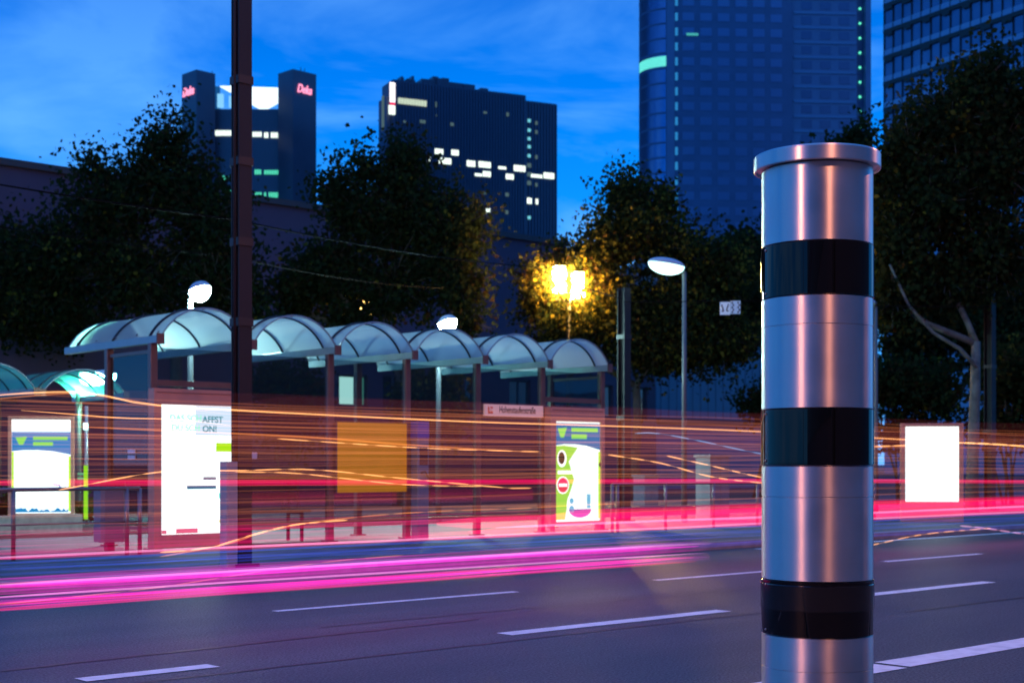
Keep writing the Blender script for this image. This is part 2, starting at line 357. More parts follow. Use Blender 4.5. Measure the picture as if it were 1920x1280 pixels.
mm = h_mast('catenary_mast', m3, z3 - 0.1, 0.21, 'dark mast in front of the pale trunked tree beside the blank sign', 'short masts behind the platform', [1.9, 3.5])
b = MB(); b.tube([(-0.05, 0, z3 - 0.65), (-0.4, 0.05, z3 - 0.68)], 0.02, 8); b.build('bracket', MASTM, mm)

# ------------------------------------------------------------------ overhead wires and the hanging tram sign
WIREM = mat('wire', (0.008, 0.005, 0.005), 0.9, spec=0.1)
def wire(pts, r, label):
    b = MB(); P = []
    for a, c in zip(pts[:-1], pts[1:]):
        for k in range(12):
            f = k / 12; p = a.lerp(c, f); p.z -= 0.15 * 4 * f * (1 - f) * (c - a).length / 20; P.append(p)
    P.append(pts[-1]); b.tube([p - pts[0] for p in P], r, 6)
    return tag(b.build('overhead_wire', WIREM, None, pts[0]), label, 'wire')
wire([WP(-260, 300, 17.5), WP(440, 412, 20), WP(1000, 500, 33), WP(1165, 560, 27)], 0.012, 'reddish overhead wire running across the dark tree behind the mast')
wire([WP(-260, 385, 19), WP(436, 482, 21), WP(830, 540, 34)], 0.007, 'thin overhead wire below the thicker reddish wire')
wire([WP(1170, 566, 26.8), WP(1369, 562, 26.5), WP(1850, 575, 27)], 0.008, 'thin span wire carrying the small white tram signs')
sg = empty('tram_sign', WP(1369, 590, 26.5), R(-4), 'small white sign with two black arrow marks hanging on the span wire', 'sign')
b = MB(); sz = 26.5 / F
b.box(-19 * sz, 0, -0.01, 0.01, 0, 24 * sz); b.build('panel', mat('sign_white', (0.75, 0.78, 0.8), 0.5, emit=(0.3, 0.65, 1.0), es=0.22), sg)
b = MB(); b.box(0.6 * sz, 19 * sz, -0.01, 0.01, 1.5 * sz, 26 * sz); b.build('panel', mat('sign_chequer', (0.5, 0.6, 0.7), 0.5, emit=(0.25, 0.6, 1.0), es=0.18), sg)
b = MB()
for i_, ((x0, z0), (x1, z1)) in enumerate((((-16, 19), (-12, 7)), ((-12, 7), (-16, 6.5)), ((-3, 20), (-7, 8)), ((-7, 8), (-3, 6.5)))):
    if i_ == 2: b.build('arrow_mark', mat('sign_navy', (0.01, 0.02, 0.06), 0.5), sg); b = MB()
    d = Vector((x1 - x0, z1 - z0)).normalized(); n_ = Vector((-d.y, d.x)) * 1.1
    b.plate([((x0 + n_.x) * sz, (z0 + n_.y) * sz), ((x1 + n_.x) * sz, (z1 + n_.y) * sz), ((x1 - n_.x) * sz, (z1 - n_.y) * sz), ((x0 - n_.x) * sz, (z0 - n_.y) * sz)], -0.014, -0.0105)
b.build('arrow_mark', mat('sign_navy', (0.01, 0.02, 0.06), 0.5), sg); b = MB()
for x in (2.5, 13.5):
    if x > 3: b.build('chequer_print', MATS['sign_navy'], sg); b = MB()
    for k in range(5):
        b.plate([((x + (k % 2) * 2.2) * sz, (3 + k * 4.4) * sz), ((x + 2.6 + (k % 2) * 2.2) * sz, (3 + k * 4.4) * sz), ((x + 2.6 + (k % 2) * 2.2) * sz, (6.5 + k * 4.4) * sz), ((x + (k % 2) * 2.2) * sz, (6.5 + k * 4.4) * sz)], -0.014, -0.0105)
b.build('chequer_print', MATS['sign_navy'], sg)
b = MB(); b.tube([(-8 * sz, 0, 24 * sz), (-8 * sz, 0, 28.5 * sz)], 0.006, 6); b.build('hanger', WIREM, sg); b = MB(); b.tube([(10 * sz, 0, 26 * sz), (10 * sz, 0, 28.5 * sz)], 0.006, 6); b.build('hanger', WIREM, sg)

# ------------------------------------------------------------------ tram shelter
BROWN = mat('shelter_steel', (0.20, 0.12, 0.10), 0.38, 0.3, noise=0.12, nscale=4)
TEAL = mat('eave_metal', (0.36, 0.40, 0.40), 0.4, 0.5, noise=0.1, nscale=5)
RIB = mat('rib_dark', (0.015, 0.018, 0.025), 0.4)
GLS = glass_mat('shelter_glass', (0.62, 0.66, 0.70), 0.07)
ACR = acrylic()
def vault(b, x0, x1, y0, y1, zf, rise, n=20, m=8):
    c = (x1 - x0) / 2; rad = (c * c + rise * rise) / (2 * rise); a = math.asin(min(1, c / rad)); xm = (x0 + x1) / 2; zc_ = zf + rise - rad
    g_ = [[(xm + rad * math.sin(-a + 2 * a * i / n), y0 + (y1 - y0) * j / m, zc_ + rad * math.cos(-a + 2 * a * i / n)) for i in range(n + 1)] for j in range(m + 1)]
    for j in range(m):
        for i in range(n): b.q([g_[j][i], g_[j][i + 1], g_[j + 1][i + 1], g_[j + 1][i]], True)
    return g_
def arch_pts(x0, x1, y, zf, rise, n=22, lift=0.0):
    c = (x1 - x0) / 2; rad = (c * c + rise * rise) / (2 * rise); a = math.asin(min(1, c / rad)); xm = (x0 + x1) / 2; zc_ = zf + rise - rad
    return [(xm + (rad + lift) * math.sin(-a + 2 * a * i / n), y, zc_ + (rad + lift) * math.cos(-a + 2 * a * i / n)) for i in range(n + 1)]
def weld(o):
    import bmesh
    bm = bmesh.new(); bm.from_mesh(o.data); bmesh.ops.remove_doubles(bm, verts=bm.verts, dist=0.0005); bm.to_mesh(o.data); bm.free()
def shelter(base, nb, depth, zf, rise, label, full=True, bay=BAY, posts=(0.2,), acr=None):
    s = empty('tram_shelter', base, ROT, label, 'tram shelter')
    for k in range(nb):
        x0, x1 = k * bay + 0.03, (k + 1) * bay - 0.03; b = MB(); vault(b, x0, x1, 0, depth, zf, rise); o = b.build('roof_vault', acr or ACR, s); weld(o)
        b = MB()
        for y in (0.32, depth * 0.5, depth - 0.3): b.tube(arch_pts(x0, x1, y, zf, rise, 22, 0.006), 0.022, 6)
        b.build('rib', RIB, o)
        for y in (0.0, depth): b = MB(); b.tube(arch_pts(x0, x1, y, zf, rise, 22, 0.0), 0.012, 6); b.build('edge_trim', TEAL, o)
        p_ = arch_pts(x0, x1, 0.12, zf, rise, 22, 0.0)[11]
        for q in [(x0 + 0.03, y, zf + 0.05) for y in (0.15, 0.75, 1.35, 1.95, 2.55) if y < depth] + [p_]:
            bl = MB(); bl.ell(q, (0.018, 0.018, 0.018), 8, 6); bl.build('bolt', RAIL, o)
    for k in range(nb + 1):
        b = MB(); x = k * bay; b.box(x - 0.045, x + 0.045, 0.0, depth, zf - 0.10, zf - 0.004, 0.012); o = b.build('eave_beam', TEAL, s)
        b = MB(); b.box(x - 0.055, x + 0.055, -0.022, -0.002, zf - 0.12, zf + 0.02); b.build('beam_cap', BROWN, o)
        for y in posts + ((1.45,) if full and (k in (0, nb) or k % 3 == 0) else ()):
            b = MB(); b.box(x - 0.05, x + 0.05, y - 0.05, y + 0.05, 0, zf - 0.10, 0.008); o = b.build('post', BROWN, s)
            b = MB(); b.box(x - 0.09, x + 0.09, y - 0.09, y + 0.09, 0, 0.02); b.build('foot_plate', BROWN, o)
    return s
base = RW(0, 0, 0.10)
sh = shelter(base, 6, 2.78, 2.83, 0.40, 'row of six barrel vaulted glass roof bays along the platform behind the tall mast')
for k in range(6):
    x0, x1 = k * BAY + 0.055, (k + 1) * BAY - 0.055; b = MB()
    if k in (0, 5):
        b.box(x0, x1, 0.196, 0.204, 2.26, 2.68); b.build('glass_pane', GLS, sh)
        b = MB(); b.box(x0, x1, 0.17, 0.23, 2.17, 2.25); b.build('cross_rail', BROWN, sh)
    else:
        b.box(x0, x1, 0.196, 0.204, 0.32, 2.66); b.build('glass_pane', GLS, sh)
        b = MB(); b.box(x0, x1, 0.18, 0.22, 0.27, 0.315); b.build('cross_rail', BROWN, sh)
for x in (0.0, 6 * BAY):
    b = MB(); b.box(x - 0.004, x + 0.004, 0.26, 1.395, 0.3, 2.6); b.build('end_pane', GLS, sh)
    b = MB(); b.box(x - 0.02, x + 0.02, 0.26, 1.395, 0.25, 0.295); b.box(x - 0.02, x + 0.02, 0.26, 1.395, 2.605, 2.65); b.build('cross_rail', BROWN, sh)
b = MB(); st = TZ(246, 858, 0.8)
b.box(-0.02, -0.006, 0.66, 0.86, 1.20, 1.25); b.box(-0.02, -0.006, 0.66, 0.86, 1.28, 1.33); b.build('warning_sticker', mat('sticker', (0.7, 0.75, 0.8), 0.5), sh)
b = MB(); x, z = TZ(477, 853, 0.19); b.box(x - 0.04, x + 0.04, 0.186, 0.192, z - 0.15, z - 0.06); b.build('notice_sticker', MATS['sticker'], sh)
# bench inside the second bay
bn = empty('bench', RW(BAY * 1.5, 0.75, 0.10), ROT, 'brown slatted bench under the vaulted roof right of the mast', 'bench')
WOOD = mat('bench_wood', (0.30, 0.15, 0.07), 0.5, noise=0.3, nscale=6)
b = MB()
for y in (-0.2, -0.08, 0.04): b.box(-0.62, 0.62, y, y + 0.1, 0.43, 0.465)
b.build('seat', WOOD, bn)
b = MB()
for z in (0.62, 0.74, 0.86): b.box(-0.62, 0.62, 0.17, 0.2, z, z + 0.095)
b.build('backrest', WOOD, bn)
for x in (-0.5, 0.5):
    b = MB(); b.box(x - 0.02, x + 0.02, -0.16, -0.12, 0, 0.43); b.box(x - 0.02, x + 0.02, 0.202, 0.24, 0, 0.95); b.box(x - 0.02, x + 0.02, -0.16, 0.24, 0.395, 0.428); b.build('leg', MASTM, bn)
# shelter of the opposite platform
P_ = WP(84, 730, 25.5)
b0 = RW(TP(80, 7.55), 7.55, 0.16)
shelter(RW(TP(80, 7.55) - BAY * 1.0 - 0.25, 7.55, 0.16), 1, 2.2, 2.42, 0.42, 'dark green tinted roof bay cut off by the picture edge', False, bay=1.55, posts=(2.0,), acr=acrylic('acrylic_green', (.25, .85, .70)))
shelter(b0, 1, 2.2, 2.40, 0.40, 'teal lit vaulted shelter roof bay on the far platform beside the first glass post', False, bay=1.62, posts=(2.0,), acr=acrylic('acrylic_green', (.25, .85, .70)))

# ------------------------------------------------------------------ lit poster cases
FRM = mat('case_frame', (0.75, 0.34, 0.22), 0.5, 0.0, noise=0.06, nscale=4)  # terracotta base colour carries the warm street lamp light on the metal
def case(base, rz, x0, x1, z0, z1, fx0, fx1, fz0, fz1, label, leg_h=0.0):
    o = empty('poster_case', base, rz, label, 'poster case'); b = MB()
    d0, d1 = 0.0, 0.16
    b.box(fx0, x0, d0, d1, fz0, fz1); b.box(x1, fx1, d0, d1, fz0, fz1); b.box(x0, x1, d0 + 0.001, d1 - 0.001, z1, fz1 - 0.001); b.box(x0, x1, d0 + 0.001, d1 - 0.001, fz0 + 0.001, z0)
    b.box(x0, x1, 0.09, d1 - 0.002, z0, z1); o2 = b.build('frame', FRM, o)
    b = MB()
    for z in (fz1 - 0.05,): b.box(fx0 + 0.04, fx1 - 0.04, -0.006, -0.001, z - 0.006, z)
    b.build('frame_groove', RIB, o2)
    if leg_h:
        for x in (fx0 + 0.08, fx1 - 0.14):
            b = MB(); b.box(x, x + 0.06, 0.05, 0.11, 0, fz0); b.build('leg', FRM, o)
    return o
def rect(b, x0, x1, z0, z1, y0=-0.004, y1=0.0): b.plate([(x0, z0), (x1, z0), (x1, z1), (x0, z1)], y0, y1)
WHT = emat('lit_white', (0.84, 1.0, 1.0), 1.5)
# left big poster
yw = 0.0
def lx(px, w): return TP(px, w)
pw = -0.02
x0, x1 = lx(303, pw), lx(447, pw); fx0, fx1 = lx(289, pw), lx(462, pw)
z0, z1 = 0.20, 1.92
pc = case(RW(0, pw, 0.10), ROT, x0, x1, z0, z1, fx0, fx1, 0.02, 2.13, 'bright white lit poster with turquoise lettering in a frame tinted as by warm lamplight, partly behind the mast')
b = MB(); rect(b, x0 + .002, x1 - .002, z0 + .002, z1 - .002, 0.04, 0.05); ps = b.build('poster', WHT, pc)
cw = x1 - x0
TQ = emat('ink_turquoise', (0.0, 0.27, 0.36), 1.0, False); TQP = emat('ink_burnt_out', (0.35, .95, 0.75), 1.0, False)  # TQP: the burnt-out brightness of these letters is put into their colour
b = MB(); rect(b, x0 + .45 * cw, x1 - .002, z1 - .40, z1 - .004, 0.0372, 0.0395); b.build('pale_patch', emat('ink_sky', (0.60, 0.80, 0.98), 1.0, False), ps)
b = MB(); rect(b, x0 + .72 * cw, x1 - .004, z1 - .62, z1 - .50, 0.036, 0.0395); b.build('green_patch', emat('ink_lime', (0.35, 0.8, 0.0), 1.0, False), ps)
b = MB(); rect(b, x0 + .34 * cw, x0 + .72 * cw, z0 + .60, z0 + .645, 0.036, 0.0395); rect(b, x0 + .55 * cw, x0 + .72 * cw, z0 + .72, z0 + .76, 0.036, 0.0395); b.build('dark_bar', emat('ink_navy', (0.01, 0.12, 0.25), 1.0, False), ps)
b = MB(); rect(b, x0 + .76 * cw, x1 - .01, z0 + .47, z0 + .54, 0.036, 0.0395); b.build('turquoise_bar', emat('ink_mint', (0.05, 0.85, 0.7), 1.0, False), ps)
b = MB(); b.plate(ngon(x0 + .85 * cw, z0 + .16, .09 * cw, .045), 0.036, 0.0395); b.build('yellow_badge', emat('ink_yellow', (0.9, 0.75, 0.02), 1.0, False), ps)
b = MB(); b.plate(ngon(x0 + .85 * cw, z0 + .16, .05 * cw, .022), 0.0335, 0.0355); b.build('red_badge', emat('ink_red', (0.85, 0.05, 0.1), 1.0, False), ps)
b = MB(); rect(b, x0 + .20 * cw, x0 + .48 * cw, z0 + .012, z0 + .075, 0.036, 0.0395); rect(b, x0 + .02 * cw, x0 + .08 * cw, z0 + .012, z0 + .06, 0.036, 0.0395); b.build('rose_blocks', emat('ink_rose', (0.55, 0.12, 0.2), 1.0, False), ps)
text_mesh('DAS SCH', 0.118, TQP, ps, 'lettering', (x0 + .12 * cw, 0.037, z1 - .215), bold=0.003)
text_mesh('AFFST', 0.118, TQ, ps, 'lettering', (x0 + .54 * cw, 0.0365, z1 - .225), bold=0.003)
text_mesh('DU SCH', 0.118, TQP, ps, 'lettering', (x0 + .14 * cw, 0.037, z1 - .345), bold=0.003)
text_mesh('ON!', 0.118, TQ, ps, 'lettering', (x0 + .54 * cw, 0.0365, z1 - .352), bold=0.003)
# green and blue poster artwork shared by two cases
def green_art(ps, x0, x1, z0, z1, bright, sfx, fine=True, y=0.04):
    cw = x1 - x0; ch = z1 - z0; A, B = y - 0.004, y - 0.0005
    X = lambda f: x0 + cw * f
    Zf = lambda f: z0 + ch * f
    b = MB(); b.plate([(X(0), Zf(.76)), (X(.2), Zf(.775)), (X(.45), Zf(.775)), (X(.7), Zf(.76)), (X(1), Zf(.72)), (X(1), Zf(.985)), (X(0), Zf(.985))], A, B); b.build('blue_banner', emat('ink_blue' + sfx, (0.0, 0.20, 0.50), .8 if fine else 1.1, False), ps)
    b = MB(); b.plate([(X(.06), Zf(.93)), (X(.26), Zf(.94)), (X(.19), Zf(.84)), (X(.12), Zf(.84))], A - .003, A - .0005); rect(b, X(.36), X(.95), Zf(.90), Zf(.94), A - .003, A - .0005); rect(b, X(.36), X(.70), Zf(.83), Zf(.875), A - .003, A - .0005)
    b.build('green_motif', emat('ink_green' + sfx, (0.25, 0.75, 0.12), 1.0, False), ps)
    b = MB(); rect(b, X(0), X(.035), Zf(0.02), Zf(.755), A, B); rect(b, X(.965), X(1), Zf(0.02), Zf(.70), A, B); b.build('lime_edge', emat('ink_lime_edge' + sfx, (0.5, 0.95, 0.05), 1.0, False), ps)
    if fine:
        LG = emat('ink_leaf', (0.36, 0.72, 0.08), 1.0, False)
        b = MB(); b.plate([(X(.036), Zf(.02)), (X(.22), Zf(.02)), (X(.30), Zf(.25)), (X(.42), Zf(.42)), (X(.30), Zf(.6)), (X(.5), Zf(.74)), (X(.2), Zf(.76)), (X(.036), Zf(.755))], A, B)
        b.build('leaf_field', LG, ps)
        b = MB(); b.plate(ngon(X(.15), Zf(.63), .10 * cw, .085 * ch), A - .003, A - .0005); rect(b, X(.06), X(.62), Zf(.475), Zf(.51), A - .003, A - .0005); b.plate(ngon(X(.36), Zf(.16), .10 * cw, .12 * ch), A - .003, A - .0005)
        b.plate(ngon(X(.17), Zf(.365), .135 * cw, .087 * ch), A - .003, A - .0005); b.build('white_shape', emat('ink_white', (1, 1, 1), 1.3, False), ps)
        b = MB(); b.plate(ngon(X(.14), Zf(.635), .07 * cw, .062 * ch), A - .006, A - .0035); b.plate(ngon(X(1.0), Zf(.57), .03 * cw, .022 * ch), A - .006, A - .0035); b.build('dark_emblem', emat('ink_dark', (0.03, 0.03, 0.02), 1.0, False), ps)
        b = MB(); b.plate(ngon(X(.17), Zf(.365), .115 * cw, .074 * ch), A - .006, A - .0035); b.build('red_stamp', emat('ink_stamp', (0.85, 0.06, 0.10), 1.0, False), ps)
        b = MB(); rect(b, X(.08), X(.26), Zf(.35), Zf(.38), A - .009, A - .0065); b.build('stamp_band', MATS['ink_white'], ps)
        b = MB(); b.plate(ngon(X(.55), Zf(.12), .25 * cw, .085 * ch, 20, math.pi, 2 * math.pi), A - .006, A - .0035); b.build('purple_bowl', emat('ink_purple', (0.28, 0.08, 0.4), 1.0, False), ps)
        b = MB(); rect(b, X(.70), X(.78), Zf(.13), Zf(.27), A - .006, A - .0035); b.plate(ngon(X(.36), Zf(.205), .045 * cw, .03 * ch), A - .006, A - .0035); b.plate(ngon(X(.36), Zf(.12), .055 * cw, .04 * ch), A - .006, A - .0035); b.build('blue_figure', emat('ink_teal', (0.15, 0.5, 0.75), 1.0, False), ps)
    else:
        b = MB(); rect(b, X(0), X(1), Zf(.985), Zf(.999), A, B)
        rr = random.Random(5); pts = [(X(.04), Zf(.012))]
        for k in range(25):
            f = .04 + .92 * k / 24; pts += [(X(f), Zf(.02 + rr.random() * .05))]
        pts += [(X(.96), Zf(.012))]; b.plate(pts, A, B); b.plate([(X(.70), Zf(.36)), (X(.82), Zf(.35)), (X(.86), Zf(.27)), (X(.84), Zf(.27)), (X(.80), Zf(.335)), (X(.70), Zf(.345))], A, B)
        b.build('skyline_strip', emat('ink_skyline', (0.0, 0.25, 0.6), 1.0, False), ps)
pw = -0.02; kx = 5 * BAY
x0, x1 = lx(1043, pw), lx(1128, pw); fx0, fx1 = lx(1033, pw), lx(1134, pw)
z1_ = TZ(1085, 790, pw)[1] - 0.1; z0_ = TZ(1085, 977, pw)[1] - 0.1; zt_ = TZ(1085, 764, pw)[1] - 0.1
pc = case(RW(0, pw, 0.10), ROT, x0, x1, z0_, z1_, fx0, fx1, 0.12, zt_, 'lit green and blue poster with red stamp in a frame at the last shelter bay', 0.12)
b = MB(); rect(b, x0 + .002, x1 - .002, z0_ + .002, z1_ - .002, 0.04, 0.05); ps = b.build('poster', emat('lit_soft', (0.86, 1.0, 0.92), 1.25), pc)
green_art(ps, x0 + .004, x1 - .004, z0_ + .004, z1_ - .004, 1, '_a')
# far left poster on the opposite platform
Zp = 25.5; bp_ = WP(77, 870, Zp); bp_.z = 0.16; s_ = Zp / F
ang = R(12)
pc = case(bp_, ang, -53 * s_, 53 * s_, (HY - 962) * s_ + EYE - .16, (HY - 786) * s_ + EYE - .16, -59 * s_, 59 * s_, (HY - 970) * s_ + EYE - .16, (HY - 780) * s_ + EYE - .16, 'lit poster with blue band above white on the far platform', 0.1)
b = MB(); zz0, zz1 = (HY - 962) * s_ + EYE - .16, (HY - 786) * s_ + EYE - .16
rect(b, -53 * s_ + .002, 53 * s_ - .002, zz0 + .002, zz1 - .002, 0.04, 0.05); ps = b.build('poster', WHT, pc)
green_art(ps, -53 * s_ + .004, 53 * s_ - .004, zz0 + .004, zz1 - .22, 1, '_b', False)
# blank lit sign at right
Zp = 28.0; bp_ = WP(1748, 870, Zp); bp_.z = 0.10; s_ = Zp / F
f = lambda y: (HY - y) * s_ + EYE - .10
pc = case(bp_, R(-6), -49 * s_, 49 * s_, f(940), f(799), -57 * s_, 57 * s_, f(985), f(793), 'blank glowing white poster case standing in front of the dark trees', 0.05)
b = MB(); rect(b, -49 * s_ + .002, 49 * s_ - .002, f(940) + .002, f(799) - .002, 0.04, 0.05); b.build('poster', WHT, pc)

# ------------------------------------------------------------------ station sign, yellow map panel, ticket machine
w_ = 0.13
xa, za = TZ(908, 757, w_); xb, zb = TZ(1017, 763, w_); zl = TZ(908, 779, w_)[1]
sg = empty('station_sign', RW((xa + xb) / 2, w_, zl), ROT, 'white station name sign with orange square logo under the vaulted roof', 'sign'); hw = (xb - xa) / 2; hh = za - zl
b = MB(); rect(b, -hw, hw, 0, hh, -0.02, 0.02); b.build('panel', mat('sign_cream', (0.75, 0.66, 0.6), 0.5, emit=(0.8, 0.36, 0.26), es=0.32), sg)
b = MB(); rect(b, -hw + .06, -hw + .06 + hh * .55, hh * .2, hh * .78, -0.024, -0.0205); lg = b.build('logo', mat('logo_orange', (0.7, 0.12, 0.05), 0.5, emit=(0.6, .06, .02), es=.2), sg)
text_mesh('bo', 0.11, MATS['sign_cream'], lg, 'lettering', (-hw + .085, -0.0255, hh * .38), 0.001, bold=0.003)
text_mesh('Hohenstaufenstraße', 0.153, mat('sign_black', (0.01, 0.01, 0.012), 0.6), sg, 'lettering', (-hw + .30, -0.0215, hh * .30), 0.001, bold=0.0022, sx=(2 * hw - .36) / 1.42)
w_ = 0.12
xa, za = TZ(631, 787, w_); xb, zb = TZ(761, 921, w_)
yp = empty('map_board', RW((xa + xb) / 2, w_, zb - 0.0), ROT, 'large plain yellow board between two shelter posts', 'board'); hw = (xb - xa) / 2
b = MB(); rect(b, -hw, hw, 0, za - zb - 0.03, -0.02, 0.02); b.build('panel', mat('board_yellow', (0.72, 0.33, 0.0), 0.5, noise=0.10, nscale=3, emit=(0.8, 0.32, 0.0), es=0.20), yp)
b = MB(); rect(b, -hw - .02, -hw - .002, 0, za - zb - .03, -.025, .04); rect(b, hw + .002, hw + .02, 0, za - zb - .03, -.025, .04); b.build('side_rail', BROWN, yp)
w_ = 0.05; xa = TP(785, w_)
tm = empty('ticket_machine', RW(xa, w_, 0.10), ROT, 'slim blue topped ticket machine beside the yellow board', 'ticket machine')
b = MB(); b.box(-0.11, 0.11, -0.12, 0.06, 0, 1.52, 0.015); b.build('body', mat('ticket_body', (0.12, 0.24, 0.30), 0.4, 0.2, noise=0.08), tm)
b = MB(); b.box(-0.115, 0.115, -0.125, 0.065, 1.525, 1.78, 0.015); b.build('head', mat('ticket_blue', (0.01, 0.10, 0.45), 0.4), tm)
b = MB(); b.box(-0.08, 0.08, -0.126, -0.1215, 1.12, 1.38); b.build('screen', mat('screen_dark', (0.02, 0.03, 0.05), 0.15), tm)
b = MB(); b.tube([(-.06, -.125, 1.0), (.0, -.16, 1.02), (.08, -.14, .92)], 0.012, 8); b.build('grab_handle', DARKM, tm)
# green lit stop post on far platform
pb = WP(162, 870, 25.2); pb.z = 0.16
gp = empty('stop_post', pb, 0, 'thin green glowing stop post beside the blue banded poster', 'post')
b = MB(); b.tube([(0, 0, 0), (0, 0, 2.1)], 0.03, 10); b.build('pole', TEAL, gp)
b = MB(); b.box(-.035, .035, -.045, -.031, 0.1, 1.05); b.build('light_strip', emat('lime_glow', (0.3, 0.85, 0.02), 0.8), gp)
b = MB(); b.box(-.04, .04, -.05, -.031, 1.68, 1.8); b.build('lamp', emat('post_lamp', (0.6, 1, 1), 2.5), gp)
b = MB(); b.box(-.15, -.031, -.02, 0, .80, .84); b.box(-.15, -.031, -.02, 0, .88, .92); b.build('number_plate', emat('green_plate', (0.05, 0.5, 0.3), .7, False), gp)

# ------------------------------------------------------------------ railings
RLM = mat('railing_steel', (0.22, 0.2, 0.2), 0.35, 0.8)
def railing(pxs, w, h, label, x_end=None):
    ts = [TP(p, w) for p in pxs]; o = empty('railing', RW(ts[0], w, 0.10), ROT, label, 'railing', None)
    b = MB(); b.tube([(0, 0, h), (ts[-1] - ts[0], 0, h)], 0.024, 8); b.build('top_rail', RLM, o)
    b = MB(); b.tube([(0, 0, h * .5), (ts[-1] - ts[0], 0, h * .5)], 0.012, 6); b.build('middle_rail', RLM, o)
    for t in ts:
        b = MB(); b.tube([(t - ts[0], 0, 0), (t - ts[0], 0, h)], 0.028, 8); b.build('post', RLM, o)
railing([-140, 25, 238, 262], -0.58, 0.83, 'steel railing crossing in front of the blue banded poster')
railing([1148, 1158, 1248, 1338, 1420, 1495, 1570, 1640, 1705], -0.58, 0.80, 'steel railing running from the last shelter bay past the speed camera')
# rubbish bin by left shelter end
bb = RW(TP(205, 0.3), 0.3, 0.10)
bi = empty('litter_bin', bb, ROT, 'slim grey litter bin with rounded hood between railing and shelter end', 'bin')
b = MB(); b.box(-.17, .17, -.14, .14, .12, .82, .04); b.build('body', mat('bin_grey', (.18, .2, .23), .5, .3), bi)
b = MB(); b.box(-.18, .18, -.15, .15, .825, .9, .05); b.build('hood', MASTM, bi)
b = MB(); b.box(-.05, .05, -.05, .05, 0, .12); b.build('foot', MASTM, bi)
# low wall on far platform
lw = MB(); ta, tb = TP(-200, 5.9), TP(184, 5.9); lw.box(0, tb - ta, -.1, .1, 0, .36); o = lw.build('low_wall', mat('wall_pale', (.30, .28, .26), .8, noise=.2), None, RW(ta, 6.6, 0), ROT); tag(o, 'low pale concrete wall in front of the blue banded poster', 'wall')
# small electrical cabinets right of the shelter
CABM = mat('cabinet_grey', (.22, .22, .23), .6, noise=.08)
def cabinet(px, w, wd, h, label):
    o = empty('utility_cabinet', RW(TP(px, w), w, 0.1 if w < 3.2 else 0.16), ROT, label, 'cabinet', 'utility cabinets behind the railing')
    b = MB(); b.box(-wd / 2, wd / 2, -.2, .2, 0, h, .01); b.build('body', CABM, o)
    b = MB(); b.box(-wd / 2 - .03, wd / 2 + .03, -.23, .23, h + .001, h + .05); b.build('lid', CABM, o)
    b = MB(); b.box(-wd / 2 + .04, -.01, -.207, -.2015, .1, h - .05); b.box(.01, wd / 2 - .04, -.207, -.2015, .1, h - .05); b.build('door', CABM, o)
cabinet(1336, 2.2, .62, 1.28, 'taller grey utility cabinet behind the railing beside the pole lamp')
cabinet(1211, 8.2, .55, .75, 'small grey utility cabinet beside the short mast foot')

# ------------------------------------------------------------------ street lamps
POLEM = mat('lamp_pole', (0.15, 0.15, 0.16), 0.5, 0.2)
def lamp(base, h, rz, label, group, col=(0.55, 1.0, 0.95), s=30.0, tilt=8, sfx='cool'):
    o = empty('street_lamp', base, rz, label, 'street lamp', group)
    b = MB(); b.tube([(0, 0, 0), (0, 0, h * .5), (0, 0, h - .04)], [.062, .05, .042], 12); b.build('pole', POLEM, o)
    b = MB(); b.tube([(0, 0, h - .06), (.0, 0, h + .03), (.10, 0, h + .06)], .05, 10); b.build('joint', POLEM, o)
    rt = Matrix.Rotation(R(-tilt), 3, 'Y'); c = Vector((.22 if sfx == 'blaze' else .36, 0, h + .10))
    n, k = 22, 8; hd = MB(); bw = MB()
    for part, sg_, sc in ((hd, 1, .13), (bw, -1, .20)):
        rings = []
        for j in range(k + 1):
            ph = math.pi / 2 * j / k; ring = []
            for m_ in range(n):
                th = 2 * math.pi * m_ / n; p = Vector(((.20 if sfx == 'blaze' else .37) * math.cos(ph) * math.cos(th), (.15 if sfx == 'blaze' else .20) * math.cos(ph) * math.sin(th), sg_ * (sc * math.sin(ph) + .002)))
                ring.append(rt @ p + c)
            rings.append(ring)
        for j in range(k):
            for m_ in range(n): part.q([rings[j][m_], rings[j][(m_ + 1) % n], rings[j + 1][(m_ + 1) % n], rings[j + 1][m_]], True)
    x = hd.build('hood', mat('lamp_hood', (.6, .58, .62), .35, .2), o); weld(x)
    x = bw.build('lens', emat('lamp_lens_' + sfx, col, s), o); weld(x)
    return o
G1 = 'cool white lamps of the tram stop'
def lamp_at(px, py, Z, rz, label, s, sfx, tilt=8, col=(0.55, 1.0, 0.95)):
    b = WP(px, 870, Z); b.z = 0.10; h = EYE + (HY - py) / F * Z - 0.10
    return lamp(b, h, rz, label, G1, s=s, sfx=sfx, tilt=tilt, col=col)
lamp_at(357, 556, 23.2, R(-35), 'blazing white lamp above the first vaulted shelter bay', 850, 'blaze', 14)
lamp_at(822, 614, 28.0, R(-35), 'blazing white lamp above the middle shelter bays', 850, 'blaze', 14)
lamp_at(146, 716, 27.9, R(10), 'cool lamp shining through the teal roof of the far platform', 260, 'teal', 10, (.25, 1.0, .75))
lamp_at(1283, 506, 28.0, R(188), 'pole lamp with a softly lit lens between shelter row and speed camera', 3.0, 'soft')
lamp_at(1642, 572, 33.0, R(150), 'thin lamp pole half hidden behind the speed camera column', 0.15, 'dim')
